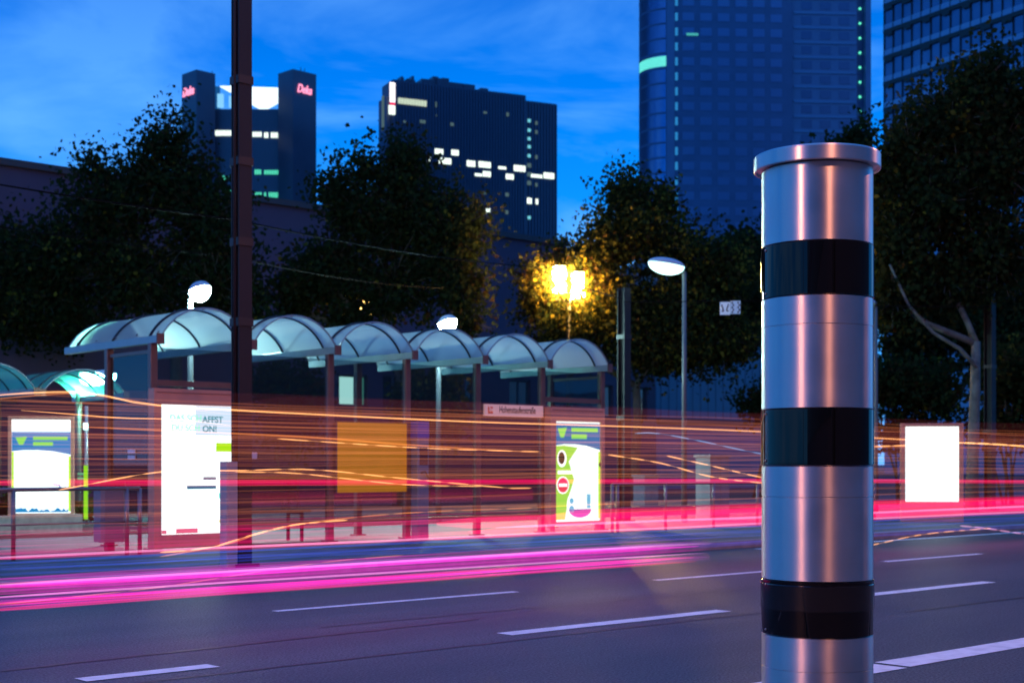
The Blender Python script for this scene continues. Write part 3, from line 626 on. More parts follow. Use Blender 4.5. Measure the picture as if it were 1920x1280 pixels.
# warm lamps whose light falls on the near pavement, masts and speed camera
def near_lamp(t, w, label, s, sfx=''):
    o = empty('street_lamp', RW(t, w, 0.105), ROT, label, 'street lamp', 'warm street lamps of the near pavement')
    b = MB(); b.tube([(0, 0, 0), (0, 0, 4), (0, 0, 7.6), (0, .4, 8.0), (0, 1.5, 8.2)], [.09, .08, .06, .05, .045], 12); b.build('pole', POLEM, o)
    b = MB(); b.box(-.17, .17, 1.3, 2.1, 8.16, 8.30, .06); b.build('hood', MATS['lamp_hood'], o)
    b = MB(); b.box(-.14, .14, 1.40, 2.0, 7.93, 8.155, .06); b.build('lens', emat('lamp_lens_sodium' + sfx, (1.0, 0.36, 0.20), s), o)
    return o
near_lamp(-19.6, -15.4, 'warm street lamp on the near pavement behind the viewer', 1350)
near_lamp(-7.0, -21.5, 'street lamp at the back of the near pavement behind the viewer', 560, '_third')
near_lamp(7.7, -15.6, 'warm street lamp on the near pavement right of the speed camera', 380, '_second')
# square lantern in the tree
def lantern(px, py, Z, label, n=2, s=900, sfx=''):
    b0 = WP(px, 870, Z); b0.z = 0.0; o = empty('lantern', b0, R(20), label, 'lantern', 'yellow lanterns among the trees'); zt = EYE + (HY - py) / F * Z
    b = MB(); b.tube([(0, 0, 0), (0, 0, zt - .5)], .07, 10); b.tube([(-.42, 0, zt - .55), (.42, 0, zt - .55)], .04, 8); b.build('pole', MASTM, o)
    for x in (-.30, .30)[:n]:
        dz = .10 if x < 0 else -.06
        b = MB(); b.box(x - .15, x + .15, -.15, .15, zt - .40 + dz, zt + .36 + dz); b.build('lamp_shade', emat('lantern_glow' + sfx, (1.0, 0.58, 0.14), s), o)
        b = MB(); b.box(x - .18, x + .18, -.18, .18, zt + .365 + dz, zt + .41 + dz); b.build('lid', MASTM, o)
    return o
lantern(1066, 530, 43.0, 'glowing yellow twin lantern inside the tree behind the last bays')
lantern(668, 582, 44.2, 'yellow twin lantern almost hidden in the dark tree above the shelter roofs', 2, 24, '_faint')

# ------------------------------------------------------------------ long building behind the trees
FAC = mat('facade_plaster', (0.09, 0.064, 0.105), 0.85, noise=0.08, nscale=.6, bump=.1, bscale=20)
BW = 26.0
tL, tR_ = TP(-420, BW), TP(1229, BW); hB = TZ(490, 380, BW)[1]
bd = empty('building', RW(tL, BW, 0), ROT, 'long low pinkish plaster building behind the trees', 'building'); LB = tR_ - tL
tS = TP(1062, BW) - tL; hS = TZ(1150, 660, BW)[1]
wins = []
def win(pxa, pya, pxb, pyb, lit=False):
    ta, za = TZ(pxa, pya, BW); tb = TP(pxb, BW); zb = TZ((pxa + pxb) / 2, pyb, BW)[1]; zt = TZ((pxa + pxb) / 2, pya, BW)[1]
    wins.append((ta - tL, tb - tL, zb, zt, lit))
win(636, 702, 690, 762, True); win(718, 702, 762, 765); win(775, 700, 858, 768); win(873, 704, 890, 768); win(1126, 722, 1150, 782); win(1190, 726, 1214, 788); win(500, 700, 560, 762); win(955, 712, 995, 772)
for k in range(6): win(-380 + k * 75, 690, -340 + k * 75, 755)
wins.sort()
b = MB(); hw0 = 6.0; edges_ = 0.0
lo, hi = min(w[2] for w in wins), max(w[3] for w in wins)
b.box(0, LB, 0, 14, 0, lo); b.box(0, LB, .02, 14, hi, hS); xprev = 0.0
for (a, c, z0, z1, lit) in wins:
    b.box(xprev, a, 0.0, 14, lo, hi)
    if z0 > lo + .002: b.box(a, c, .002, 14, lo, z0)
    if z1 < hi - .002: b.box(a, c, .002, 14, z1, hi)
    b.box(a, c, .45, 14, z0, z1); xprev = c
b.box(xprev, LB, 0, 14, lo, hi); b.box(0, tS, .01, 14, hS + 0.001, hB); b.build('wall', FAC, bd)
b = MB(); b.box(-.1, tS + .1, -.12, 14.1, hB + .001, hB + .22); b.box(tS + .11, LB + .1, -.1, 14.1, hS + .001, hS + .2); b.build('roof_edge', mat('roof_edge', (.06, .05, .055), .7), bd)
WFR = mat('window_frame', (.05, .07, .09), .5); WPN = mat('window_pane', (.01, .015, .025), .08, spec=.8)
for (a, c, z0, z1, lit) in wins:
    f_ = MB(); t_ = .09; f_.box(a, c, .12, .2, z0, z0 + t_); f_.box(a, c, .12, .2, z1 - t_, z1); f_.box(a, a + t_, .121, .199, z0 + t_, z1 - t_); f_.box(c - t_, c, .121, .199, z0 + t_, z1 - t_)
    xm = a + (c - a) * (.6 if lit else .5)
    if c - a > 1: f_.box(xm - t_ / 2, xm + t_ / 2, .121, .199, z0 + t_, z1 - t_)
    fo = f_.build('window', WFR, bd)
    p = MB()
    if lit:
        p.box(a + t_, xm - t_ / 2, .15, .16, z0 + t_, z1 - t_); p.build('pane', emat('pane_lit', (.55, 1.0, .85), 1.6), fo)
        p = MB(); p.box(xm + t_ / 2, c - t_, .15, .16, z0 + t_, z1 - t_); p.build('pane', emat('pane_dim', (.10, .42, .30), .7, False), fo)
    else:
        p.box(a + t_, c - t_, .15, .16, z0 + t_, z1 - t_); p.build('pane', WPN, fo)
# blue-grey hall to the right of it
bd2 = empty('building', RW(TP(1231, 30.0), 30.0, 0), ROT, 'low blue grey hall with a dark sill line next to the pinkish building', 'building')
L2 = TP(1640, 30) - TP(1231, 30); h2 = TZ(1300, 560, 30)[1]; zs = TZ(1300, 785, 30)[1]
b = MB(); b.box(0, L2, 0, 12, 0, h2); b.build('wall', mat('hall_wall', (.16, .2, .26), .7, noise=.1, nscale=.8), bd2)
b = MB(); b.box(-.05, L2 + .05, -.25, -.002, zs - .25, zs); b.build('sill_line', mat('sill_dark', (.02, .02, .03), .6), bd2)
b = MB(); b.box(-.2, L2 + .2, -.3, 12.2, h2 + .001, h2 + .25); b.build('roof', MATS['roof_edge'], bd2)
b = MB()
for k in range(int(L2 / .6)): b.box(.3 + k * .6, .34 + k * .6, -.03, -.001, zs + .05, h2 - .05)
b.build('cladding_joint', MATS['hall_wall'], bd2)
# office block across the near pavement, behind the viewer (it darkens what the glossy column mirrors)
nb_ = empty('building', RW(-75, -34, 0), ROT, 'dark office block across the near pavement behind the viewer', 'building')
b = MB(); b.box(0, 62, -14, 0, 0, 24); b.build('wall', mat('office_wall', (.34, .27, .26), .8, noise=.1, nscale=.5), nb_)
b = MB(); b.box(64, 150, -14, -2, 0, 19); b.build('wing', MATS['office_wall'], nb_)
for fl_ in range(5):
    b = MB(); b.box(1, 61, .002, .05, 2.2 + fl_ * 4.2, 4.4 + fl_ * 4.2); b.build('window_strip', mat('office_glass', (.01, .012, .02), .1, spec=.7), nb_)
# dark gabled house
hb = WP(1385, 870, 75); hb.z = 0
hs = empty('house', hb, R(25), 'dark gabled house roof between the lit tree and the speed camera', 'house'); s_ = 75 / F
b = MB(); e = EYE + (HY - 505) * s_; r_ = EYE + (HY - 425) * s_
b.box(-3.2, 3.2, 0, 9, 0, e); b.build('wall', mat('house_wall', (.25, .25, .28), .8), hs)
b = MB(); b.plate([(-3.6, e), (3.6, e), (0.6, r_)], -.3, 9.3); b.build('roof', mat('house_roof', (.03, .025, .03), .8, noise=.3, nscale=3), hs)
b = MB(); b.box(-.6, .7, -.05, -.002, e - 1.9, e - .5); b.build('window', WPN, hs)

# ------------------------------------------------------------------ towers
TW = mat('tower_navy', (0.06, 0.072, 0.115), 0.35, 0.2, noise=.1, nscale=.15)
def fl(name, col, s): return emat(name, col, s, False)
LITW = fl('win_white', (.85, 1.0, .9), 1.6); LITG = fl('win_green', (.10, .85, .55), 1.0); LITD = fl('win_dim', (.12, .22, .25), .6)
def tower_box(o, name, pts, z0, z1, m): b = MB(); b.prism(pts, z0, z1); return b.build(name, m, o)
# twin shaft tower
ZA = 350.0; sA = ZA / F
A = empty('office_tower', Vector(((466 - CX) * sA, ZA, 0)), 0, 'dark twin shaft office tower with glowing inverted pyramid and pink signs', 'tower')
ax = lambda p: (p - 466) * sA
az = lambda y: EYE + (HY - y) * sA
def diamond(pl, pc, pr, yo=0): # near corner at pc
    L, C_, R_ = ax(pl), ax(pc), ax(pr); return [(L, yo + (C_ - L)), (C_, yo), (R_, yo + (R_ - C_)), (L + R_ - C_, yo + (R_ - L))]
shL = tower_box(A, 'shaft', diamond(340, 375, 404, -4), 0, az(139), TW); shR = tower_box(A, 'shaft', diamond(521, 554, 592, -4), 0, az(138), TW)
body = tower_box(A, 'wall', [(ax(378), 3), (ax(526), 3), (ax(526), 30), (ax(378), 30)], 0, az(199), TW)
b = MB()
for k in range(36): x = ax(382) + (ax(522) - ax(382)) * k / 35; b.box(x - .08, x + .08, 2.75, 2.99, 0, az(202))
b.build('mullion', mat('mullion', (.10, .13, .20), .4, .3), body)
b = MB(); T = [(ax(404), 4.5, az(153)), (ax(523), 4.5, az(158)), (ax(522), 7.5, az(150)), (ax(405), 7.5, az(146))]; ap = (ax(487), 5.5, az(199.2))
R1 = (ax(522), 5, az(181))
b.q([T[0], T[3], T[2], T[1]]); b.q([T[0], T[1], R1, ap]); b.q([T[1], T[2], R1]); b.q([R1, T[2], ap]); b.q([T[2], T[3], ap]); b.q([T[3], T[0], ap]); b.build('glowing_pyramid', emat('pyramid_glow', (.75, .93, 1.0), 1.6, False), A)
b = MB(); b.box(ax(401), ax(412), 4, 5, az(193), az(168)); b.box(ax(423), ax(427), 4, 5, az(193), az(172)); b.box(ax(431), ax(435), 4, 5, az(193), az(178)); b.build('lit_panel', fl('panel_glow', (.25, .65, 1.0), 1.0), A)
for q in ((376, 402, 6, 150), (526, 545, 8.5, 152)): b = MB(); b.box(ax(q[0]), ax(q[1]), q[2], q[2] + 1, az(199), az(q[3])); b.build('side_screen', fl('screen_blue', (.01, .11, .36), .75), A)
PINK = fl('sign_pink', (1.0, .30, .50), 1.6)
sl = text_mesh('Deka', 2.9, PINK, shL, 'lettering', (ax(340.5) + .2, -4 + ax(375) - ax(340.5) - .4, az(183) + 0.1), .12, bold=.035, shear=.3, sx=.80, up=(R(90), 0, R(-45)))
sl = text_mesh('Deka', 2.9, PINK, shR, 'lettering', (ax(562) - .1, -4 + ax(562) - ax(554) - .5, az(179)), .12, bold=.035, shear=.3, sx=.70, up=(R(90), 0, R(45)))
def lit_row(o, x0, x1, y, h, n, m, yo, skip=()):
    for k in range(n):
        if k in skip: continue
        b = MB(); a = ax(x0) + (ax(x1) - ax(x0)) * k / n; c = ax(x0) + (ax(x1) - ax(x0)) * (k + .72) / n
        b.box(a, c, yo - .12, yo - .02, az(y + h), az(y)); b.build('window', m, o)
lit_row(body, 399, 438, 240, 10, 11, LITW, 2.7); lit_row(body, 470, 488, 243, 9, 4, LITW, 2.7); lit_row(body, 492, 526, 244, 10, 8, LITW, 2.7, (2,)); lit_row(body, 474, 487, 314, 9, 3, LITG, 2.7)
lit_row(body, 492, 525, 315, 8, 7, LITG, 2.7); lit_row(body, 410, 434, 326, 8, 6, LITG, 2.7, (3,)); lit_row(body, 474, 488, 357, 9, 3, LITG, 2.7); lit_row(body, 492, 526, 357, 10, 8, LITG, 2.7, (1,)); lit_row(body, 418, 434, 353, 7, 4, LITG, 2.7)
b = MB(); b.box(ax(574), ax(581), 6.2 - 4 - .4, 6.2 - 4 + 1, az(256), az(245)); b.build('window', fl('win_teal', (.05, .55, .4), .8), shR)
b = MB(); b.tube([(ax(564), 0, az(138)), (ax(564), 0, az(127))], .12, 5); b.tube([(ax(571), 0, az(138)), (ax(571), 0, az(129))], .1, 5); b.tube([(ax(398), 0, az(143)), (ax(398), 0, az(133))], .1, 5); b.build('antenna', TW, A)
# finned slab tower
ZB = 330.0; dB = Vector((2.15, 1, 0)).normalized(); rB = math.atan2(dB.y, dB.x); B0 = Vector(((737 - CX) / F * ZB, ZB, 0))
B = empty('office_tower', B0, rB, 'dark slab office tower with fine vertical fins and scattered white windows', 'tower')
def bx(px): a = (px - CX) / F; return (a * B0.y - B0.x) / (dB.x - a * dB.y)
def bz(px, py): s = bx(px); return EYE + (HY - py) / F * (B0.y + dB.y * s)
LBm, LBw = bx(986), bx(1048); zt = bz(737, 149); zw = bz(986, 186)
bod = tower_box(B, 'wall', [(0, 0), (LBm, 0), (LBm, 7.5), (0, 7.5)], 0, zt, TW); wing = tower_box(B, 'wing', [(LBm + .01, 1.2), (LBw, 1.2), (LBw, 7.4), (LBm + .01, 7.4)], 0, zw, TW)
tower_box(B, 'side_bay', [(-.9, 2), (-.01, 2), (-.01, 7.4), (-.9, 7.4)], 0, bz(737, 178), mat('tower_side', (.05, .09, .17), .5, noise=.1, nscale=.2))
b = MB()
for k in range(46): x = LBm * (k + .3) / 46; b.box(x - .14, x + .14, -.35, -.01, 0, zt - .3)
b.build('fin', mat('fin_dark', (.085, .10, .16), .4, .4), bod)
b = MB()
for k in range(11): x = LBm + .6 + (LBw - LBm - .8) * k / 10; b.box(x - .14, x + .14, .85, 1.19, 0, zw - .3)
b.build('fin', MATS['fin_dark'], wing)
rr = random.Random(4)
for k in range(22):
    b = MB(); x = rr.uniform(2, LBm - 2); d = rr.uniform(.4, 2.2); b.box(x, x + d, rr.uniform(.5, 2), 3 + rr.random() * 3, zt + .001, zt + rr.uniform(.4, 1.6) * (1.4 if x < LBm * .6 else .7)); b.build('roof_unit', TW, B)
b = MB(); b.box(LBm * .22, LBm * .62, 1, 7, zt + .002, zt + 1.3); b.build('roof_box', TW, B)
def bwin(list_, m, o, yo=-.42):
    for (x0, x1, y0, y1) in list_:
        a, c = bx(x0), bx(x1); n = max(1, round((x1 - x0) / 5.5))       # one office window after another
        for k in range(n):
            b = MB(); b.box(a + (c - a) * k / n + .04, a + (c - a) * (k + 1) / n - .04, yo, yo + .05, bz((x0 + x1) / 2, y1), bz((x0 + x1) / 2, y0)); b.build('window', m, o)
bwin([(814, 830, 280, 290), (845, 859, 282, 292), (800, 806, 295, 303), (821, 845, 297, 308), (874, 890, 302, 313), (896, 919, 304, 315), (933, 948, 313, 318), (962, 984, 311, 322), (904, 919, 322, 332), (889, 903, 326, 331), (947, 962, 327, 337), (910, 918, 391, 400)], LITW, bod)
bwin([(745, 799, 187, 198)], fl('win_cream', (.75, .9, .7), .8), bod)
bwin([(755, 760, 227, 231), (786, 797, 226, 232), (843, 850, 231, 237), (815, 818, 192, 202), (905, 912, 210, 214), (948, 953, 212, 219), (946, 953, 362, 369), (905, 910, 362, 365), (890, 900, 392, 396), (946, 952, 395, 402), (816, 818, 216, 219)], LITD, bod)
bwin([(1022, 1042, 323, 334), (998, 1020, 326, 332), (991, 1000, 370, 381), (1007, 1012, 372, 382)], LITW, wing, .8)
bwin([(992, 998, y, y + 6) for y in (222, 240, 256, 271, 288, 404)], fl('win_cyan', (.2, .75, .9), .9), wing, .8)
bwin([(991, 999, y, y + 8) for y in (305, 322, 338)] + [(1006, 1011, y, y + 7) for y in (226, 243, 290, 342)], LITD, wing, .8)
b = MB(); b.box(-1.05, -.91, 3.5, 5.0, zt - 11, zt - 3); b.build('window', LITD, B)
b = MB(); xa_, xb_ = bx(738), bx(742.5); b.box(bx(722) + 1.0, bx(733) + .9, -.45, -.36, bz(728, 192), bz(728, 155)); sgm = b.build('sign', fl('tower_sign_white', (1, .95, .97), 1.6), B)
b = MB(); b.box(bx(722) + 1.0, bx(733) + .9, -.45, -.36, bz(728, 197), bz(728, 192.5)); b.build('sign_stripe', fl('sign_red', (.9, .02, .12), 1.2), sgm)
b = MB(); b.box(bx(720) + 1.0, bx(733) + .9, -.45, -.36, bz(728, 215), bz(728, 198)); b.build('sign_foot', LITW, sgm)
# tall tower with curved glass corner
ZC = 250.0; sC = ZC / F; C0 = Vector(((1265 - CX) * sC, ZC, 0)); rC = R(4)
C_ = empty('office_tower', C0, rC, 'tall blue tower with rounded glass corner and a column of green lights', 'tower')
HC = 108.0; cm = lambda px: (px - 1265) * sC * 1.012
FL = 2.62
NAVY = mat('tower_blue_dark', (.085, .125, .25), .45, noise=.12, nscale=.3); BLUE = mat('tower_blue', (.13, .19, .34), .5, noise=.08, nscale=.3)
GLB = mat('tower_glass', (.16, .32, .62), .12, .85); WBL = mat('tower_window', (.13, .19, .36), .3, .3)
w1 = tower_box(C_, 'wall', [(0, 0), (cm(1487), 0), (cm(1487), 30), (0, 30)], 0, HC, NAVY)
w2 = tower_box(C_, 'wall', [(cm(1487) + .01, .5), (cm(1611), .5), (cm(1611), 30), (cm(1487) + .01, 30)], 0, HC, BLUE)
w3 = tower_box(C_, 'wall', [(cm(1611) + .01, 1.6), (cm(1636), 1.6), (cm(1636), 30), (cm(1611) + .01, 30)], 0, HC, NAVY)
tower_box(C_, 'corner_pier', [(cm(1627), .2), (cm(1637), .2), (cm(1637), 1.59), (cm(1627), 1.59)], 0, HC, BLUE)
b = MB(); b.lathe([(5.6, 0), (5.6, HC)], 64, True, (.35, 5.9)); cyl = b.build('curved_glass', GLB, C_)
b = MB()
for k in range(int(HC / FL)): z = k * FL; b.lathe([(5.55, z), (5.68, z + .02), (5.68, z + .34), (5.55, z + .36)], 64, False, (.35, 5.9))
b.build('floor_band', NAVY, cyl)
b = MB()
for k in range(40):
    th = math.pi + math.pi * k / 40 * .75; b.box(.35 + 5.66 * math.cos(th) - .05, .35 + 5.66 * math.cos(th) + .05, 5.9 + 5.66 * math.sin(th) - .05, 5.9 + 5.66 * math.sin(th) + .05, 0, HC)
b.build('glass_mullion', NAVY, cyl)
zl_ = EYE + (HY - 140) * sC; kf = round(zl_ / FL); b = MB()
pl = [(.35 + 5.72 * math.cos(a), 5.9 + 5.72 * math.sin(a)) for a in [math.pi * 1.02 + .075 * k for k in range(20)]]
for (p, q) in zip(pl[:-1], pl[1:]): b.q([(*p, kf * FL + .5), (*q, kf * FL + .5), (*q, kf * FL + 2.3), (*p, kf * FL + 2.3)])
b.build('lit_floor', fl('floor_glow', (.15, .95, .85), .95), cyl)
b = MB(); b.box(-1.45, -.05, -.25, .6, 0, HC); pier = b.build('corner_pier', BLUE, C_)
b = MB()
for k in range(int(HC / FL)): b.box(.08, .55, -.06, -.005, k * FL + .5, k * FL + 1.9)
tag(b.build('pier_pane', fl('pier_pane', (.03, .30, .75), .75), w1), kind='stuff')
b = MB(); b2 = MB(); first = None
for k in range(2, int(HC / FL)):
    for j in range(6):
        x = 1.4 + j * (cm(1487) - 2.2) / 6
        if 17 <= k <= 32:
            if first is None: p = MB(); p.box(0, 2.05, -.05, -.004, 0, 1.4); o_ = first = p.build('window', WBL, w1)
            else: o_ = first.copy(); S.collection.objects.link(o_)
            o_.location = (x, 0, k * FL + .55)
        else: b.box(x, x + 2.05, -.05, -.004, k * FL + .55, k * FL + 1.95)
tag(b.build('far_window', WBL, w1), kind='stuff')
b.__init__()
for k in range(2, int(HC / FL)): b.box(cm(1487) + .3, cm(1611) - .2, .36, .49, k * FL - .28, k * FL + .18)
b.build('floor_band', mat('band_pale', (.14, .24, .42), .5), w2)
for k in range(2, int(HC / FL)):
    for j in range(3): x = cm(1505) + j * 3.4; b2.box(x, x + 1.9, .44, .495, k * FL + .55, k * FL + 1.9)
tag(b2.build('side_window', mat('tower_window_dark', (.07, .12, .24), .3, .3), w2), kind='stuff')
b = MB(); x = cm(1289); k = round((EYE + (HY - 60) * sC) / FL); b.box(x - .2, x + 1.9, -.09, -.06, k * FL + .55, k * FL + 1.0); b.build('lit_window', fl('win_teal2', (.08, .6, .6), .7), w1)
for k in range(2, int(HC / FL)):
    b = MB(); b.ell((cm(1620), 1.45, k * FL + 1.2), (.24, .14, .24), 8, 6); b.build('green_light', fl('green_dot', (.12, .95, .62), 1.3), w3)
# banded tower at right edge
D0 = Vector(((1658 - CX) / F * 180, 180, 0)); dD = Vector((.587, -1, 0)).normalized(); rD = math.atan2(dD.y, dD.x)
D = empty('office_tower', D0, rD, 'dark glass tower with sloping floor bands beside the tall blue tower', 'tower'); HD = 92.0; LD = 60.0; FD = 3.28
wD = tower_box(D, 'wall', [(0, 0), (LD, 0), (LD, 25), (0, 25)], 0, HD, mat('tower_d_glass', (.12, .17, .28), .22, .55, noise=.12, nscale=.25))
b = MB()
for k in range(4, int(HD / FD)): b.box(0, LD, -.22, -.01, k * FD - .22, k * FD + .28)
b.build('floor_band', mat('band_black', (.008, .008, .012), .5), wD)
b = MB()
for k in range(4, int(HD / FD)): b.box(.02, LD, -.12, -.012, k * FD + .30, k * FD + .95)
b.build('spandrel', mat('spandrel', (.20, .28, .42), .35, .4), wD)
b = MB()
for k in range(int(LD / 1.55)): b.box(k * 1.55, k * 1.55 + .09, -.16, -.013, 12, HD)
b.build('mullion', MATS['band_black'], wD)
b = MB(); rr = random.Random(2)
for k in range(4, int(HD / FD)):
    for j in range(0, int(LD / 3.1)): b.box(j * 3.1 + .1 + (k % 2) * .3, j * 3.1 + 1.6, -.26, -.22, k * FD - .62, k * FD - .2)
tag(b.build('blind_box', MATS['band_black'], wD), kind='stuff')

# ------------------------------------------------------------------ trees
BARK = mat('bark', (0.10, 0.08, 0.06), 0.9, noise=.4, nscale=5, bump=.6, bscale=14)
BARKP = mat('bark_pale', (0.17, 0.165, 0.13), 0.85, noise=.45, nscale=4, bump=.4, bscale=14)
def leaf_mat(name, c):
    m = bpy.data.materials.new(name); m.use_nodes = True; t = m.node_tree; t.nodes.clear()
    o = t.nodes.new('ShaderNodeOutputMaterial'); d = t.nodes.new('ShaderNodeBsdfDiffuse'); l = t.nodes.new('ShaderNodeBsdfTranslucent'); x = t.nodes.new('ShaderNodeMixShader'); x.inputs[0].default_value = .35
    d.inputs[0].default_value = (*c, 1); l.inputs[0].default_value = (c[0] * 1.4, c[1] * 1.4, c[2], 1)
    t.links.new(d.outputs[0], x.inputs[1]); t.links.new(l.outputs[0], x.inputs[2]); t.links.new(x.outputs[0], o.inputs[0]); return m
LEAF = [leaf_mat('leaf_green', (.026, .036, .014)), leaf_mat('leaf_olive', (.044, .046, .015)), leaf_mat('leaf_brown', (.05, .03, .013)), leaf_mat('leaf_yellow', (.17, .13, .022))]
def crown_mesh(name, blobs, n, size, weights, seed, parent, clump=46, spread=.42):
    g = np.random.default_rng(seed); vol = np.array([b[1][0] * b[1][1] * b[1][2] for b in blobs]) ** .72; vol /= vol.sum()
    V = []; nc = max(1, n // clump)
    which = g.choice(len(blobs), nc, p=vol)
    C = np.array([blobs[i][0] for i in which]); RD = np.array([blobs[i][1] for i in which])
    d = g.normal(size=(nc, 3)); d /= np.linalg.norm(d, axis=1)[:, None]
    rad = np.minimum(g.random(nc) ** .38 * (1 + .12 * g.normal(size=nc)), 1.08)
    RD = np.maximum(RD - spread * .62, RD * .5)
    cen = C + d * RD * rad[:, None]
    out_ = d + np.array([0, 0, .45]); out_ /= np.linalg.norm(out_, axis=1)[:, None]
    k = np.maximum(8, (clump * g.uniform(.5, 1.5, nc)).astype(int)); idx = np.repeat(np.arange(nc), k); m = len(idx)
    sp = spread * g.uniform(.6, 1.35, nc)
    p = cen[idx] + np.clip(g.normal(size=(m, 3)), -1.5, 1.5) * (sp[idx] * .58)[:, None] + out_[idx] * (np.clip(g.normal(size=m), -1.4, 1.5) * sp[idx] * 1.0)[:, None]
    s = size * g.uniform(.6, 1.3, m)
    a = g.normal(size=(m, 3)); a /= np.linalg.norm(a, axis=1)[:, None]
    b = np.cross(a, g.normal(size=(m, 3))); b /= np.linalg.norm(b, axis=1)[:, None]
    nrm = np.cross(a, b)
    # pointed six-sided leaf, slightly folded
    P = np.stack([p - a * s[:, None] * .55, p - a * s[:, None] * .12 + b * s[:, None] * .42 + nrm * s[:, None] * .08, p + a * s[:, None] * .22 + b * s[:, None] * .30 + nrm * s[:, None] * .06,
                  p + a * s[:, None] * .60, p + a * s[:, None] * .22 - b * s[:, None] * .30 + nrm * s[:, None] * .06, p - a * s[:, None] * .12 - b * s[:, None] * .42 + nrm * s[:, None] * .08], 1).reshape(-1, 3)
    me = bpy.data.meshes.new(name); me.vertices.add(len(P)); me.vertices.foreach_set('co', P.astype(np.float32).ravel())
    me.loops.add(m * 6); me.loops.foreach_set('vertex_index', np.arange(m * 6, dtype=np.int32))
    me.polygons.add(m); me.polygons.foreach_set('loop_start', np.arange(m, dtype=np.int32) * 6)
    cw = g.choice(4, nc, p=weights); mi = np.where(g.random(m) < .6, cw[idx], g.choice(4, m, p=weights))
    for x in LEAF: me.materials.append(x)
    me.polygons.foreach_set('material_index', mi.astype(np.int32)); me.update(calc_edges=True)
    o = bpy.data.objects.new(name, me); S.collection.objects.link(o); o.parent = parent
    return o, cen, np.stack([C + (cen - C) * .35, cen + out_ * sp[:, None] * .9], 1)
def tree(label, bpx, Z, fork_py, blobs_px, n, size=.125, weights=(.6, .25, .12, .03), seed=1, bark=BARK, tr=.2, depth=.8, lean=0.0, name='broadleaf_tree', spread=.42, group='trees beyond the tram stop', trunk_pts=None, extra=None):
    base = WP(bpx, 870, Z); base.z = 0.0; o = empty(name, base, 0, label, 'tree', group); s = Z / F
    bl = []
    for (cx, cy, rx, ry) in blobs_px:
        bl.append((np.array([(cx - bpx) * s, (seed * 7 + cx) % 5 * .3 - .6, EYE + (HY - cy) * s]), np.array([rx * s, min(rx, ry) * s * depth + .3, ry * s])))
    c, cen, twg = crown_mesh('crown', bl, int(n * 1.35), size, weights, seed, o, spread=spread)
    g = random.Random(seed); b = MB(); fz = EYE + (HY - fork_py) * s
    top = Vector(((trunk_pts or 0) * s if trunk_pts else lean, 0, fz))
    b.tube([(0, 0, 0), (top.x * .25 + g.uniform(-.05, .05), 0, fz * .35), (top.x * .6 + g.uniform(-.08, .08), .03, fz * .7), top], [tr * 1.25, tr, tr * .9, tr * .75], 10)
    todo = list(range(len(bl))); nodes = [(top, tr * .75)]
    while todo:
        best = min(((i, j) for i in todo for j in range(len(nodes))), key=lambda q: (Vector(bl[q[0]][0]) - nodes[q[1]][0]).length + (3.0 if nodes[q[1]][1] < tr * .2 else 0) + (2.5 if Vector(bl[q[0]][0]).z < nodes[q[1]][0].z else 0))
        i, j = best; todo.remove(i); cc, rr_ = bl[i]; p_, pr = nodes[j]; t_ = Vector(cc); r_ = max(tr * .14, pr * .72)
        mid = p_.lerp(t_, .5) + Vector((g.uniform(-.3, .3), g.uniform(-.3, .3), g.uniform(-.35, .1))); b.tube([p_ - Vector((0, 0, .05)), mid, t_], [pr * .9, (pr + r_) * .42, r_], 7)
        nodes.append((t_, r_))
        near = cen[np.argsort(np.linalg.norm(cen - cc, axis=1))]
        for k in range(7):
            q = Vector(near[min(len(near) - 1, int(len(near) * (.03 + .05 * k)))])
            if (q - t_).length < max(rr_) * 1.3: b.tube([mid.lerp(t_, .45 + .08 * k), mid.lerp(q, .6) + Vector((0, 0, .1)), q], [r_ * .5, r_ * .3, tr * .05], 5)
    if extra: b.tube([Vector(((x - bpx) * s, -.2, EYE + (HY - y) * s)) for x, y in extra], [tr * .42, tr * .36, tr * .30, tr * .26, tr * .2], 8)
    for q0, q1 in twg[:900]: b.tube([q0, (q0 + q1) / 2 + np.array([0, 0, .06]), q1], [.022, .014, .005], 4, cap=False)
    b.build('trunk', bark, o)
    return o
tree('broad dark tree with pointed top in front of the twin shaft tower', 330, 40, 640, [(320, 270, 48, 75), (300, 350, 100, 80), (200, 400, 90, 80), (390, 420, 90, 100), (110, 480, 90, 75), (90, 560, 80, 70), (250, 520, 130, 90), (400, 540, 90, 80), (180, 315, 28, 30), (470, 560, 40, 80), (50, 500, 80, 90), (30, 590, 70, 60)], 34000, seed=3, weights=(.62, .20, .16, .02))
tree('broad dark tree in front of the finned slab tower', 750, 42, 660, [(755, 330, 50, 60), (760, 420, 110, 80), (670, 400, 70, 70), (690, 320, 22, 34), (630, 360, 26, 36), (850, 450, 70, 70), (620, 520, 80, 70), (740, 540, 110, 75), (860, 540, 60, 60), (870, 610, 45, 30), (560, 560, 40, 60), (660, 610, 70, 40)], 32000, seed=5, weights=(.66, .2, .12, .02))
tree('tree lit yellow from within by the twin lantern behind the last bays', 1192, 44, 720, [(1175, 370, 38, 48), (1180, 440, 80, 65), (1110, 500, 60, 50), (1255, 470, 60, 55), (1060, 560, 70, 50), (1150, 590, 90, 60), (1270, 590, 90, 70), (1240, 660, 110, 50), (1350, 640, 70, 60), (1030, 520, 45, 40), (1340, 520, 60, 60), (1080, 620, 50, 30), (1240, 385, 25, 35), (1010, 555, 40, 45), (1060, 600, 60, 50), (1100, 540, 50, 45), (1050, 650, 40, 28)], 60000, seed=8, weights=(.26, .40, .12, .22), tr=.16)  # larger share of yellow leaves puts part of the lantern glow into leaf colour
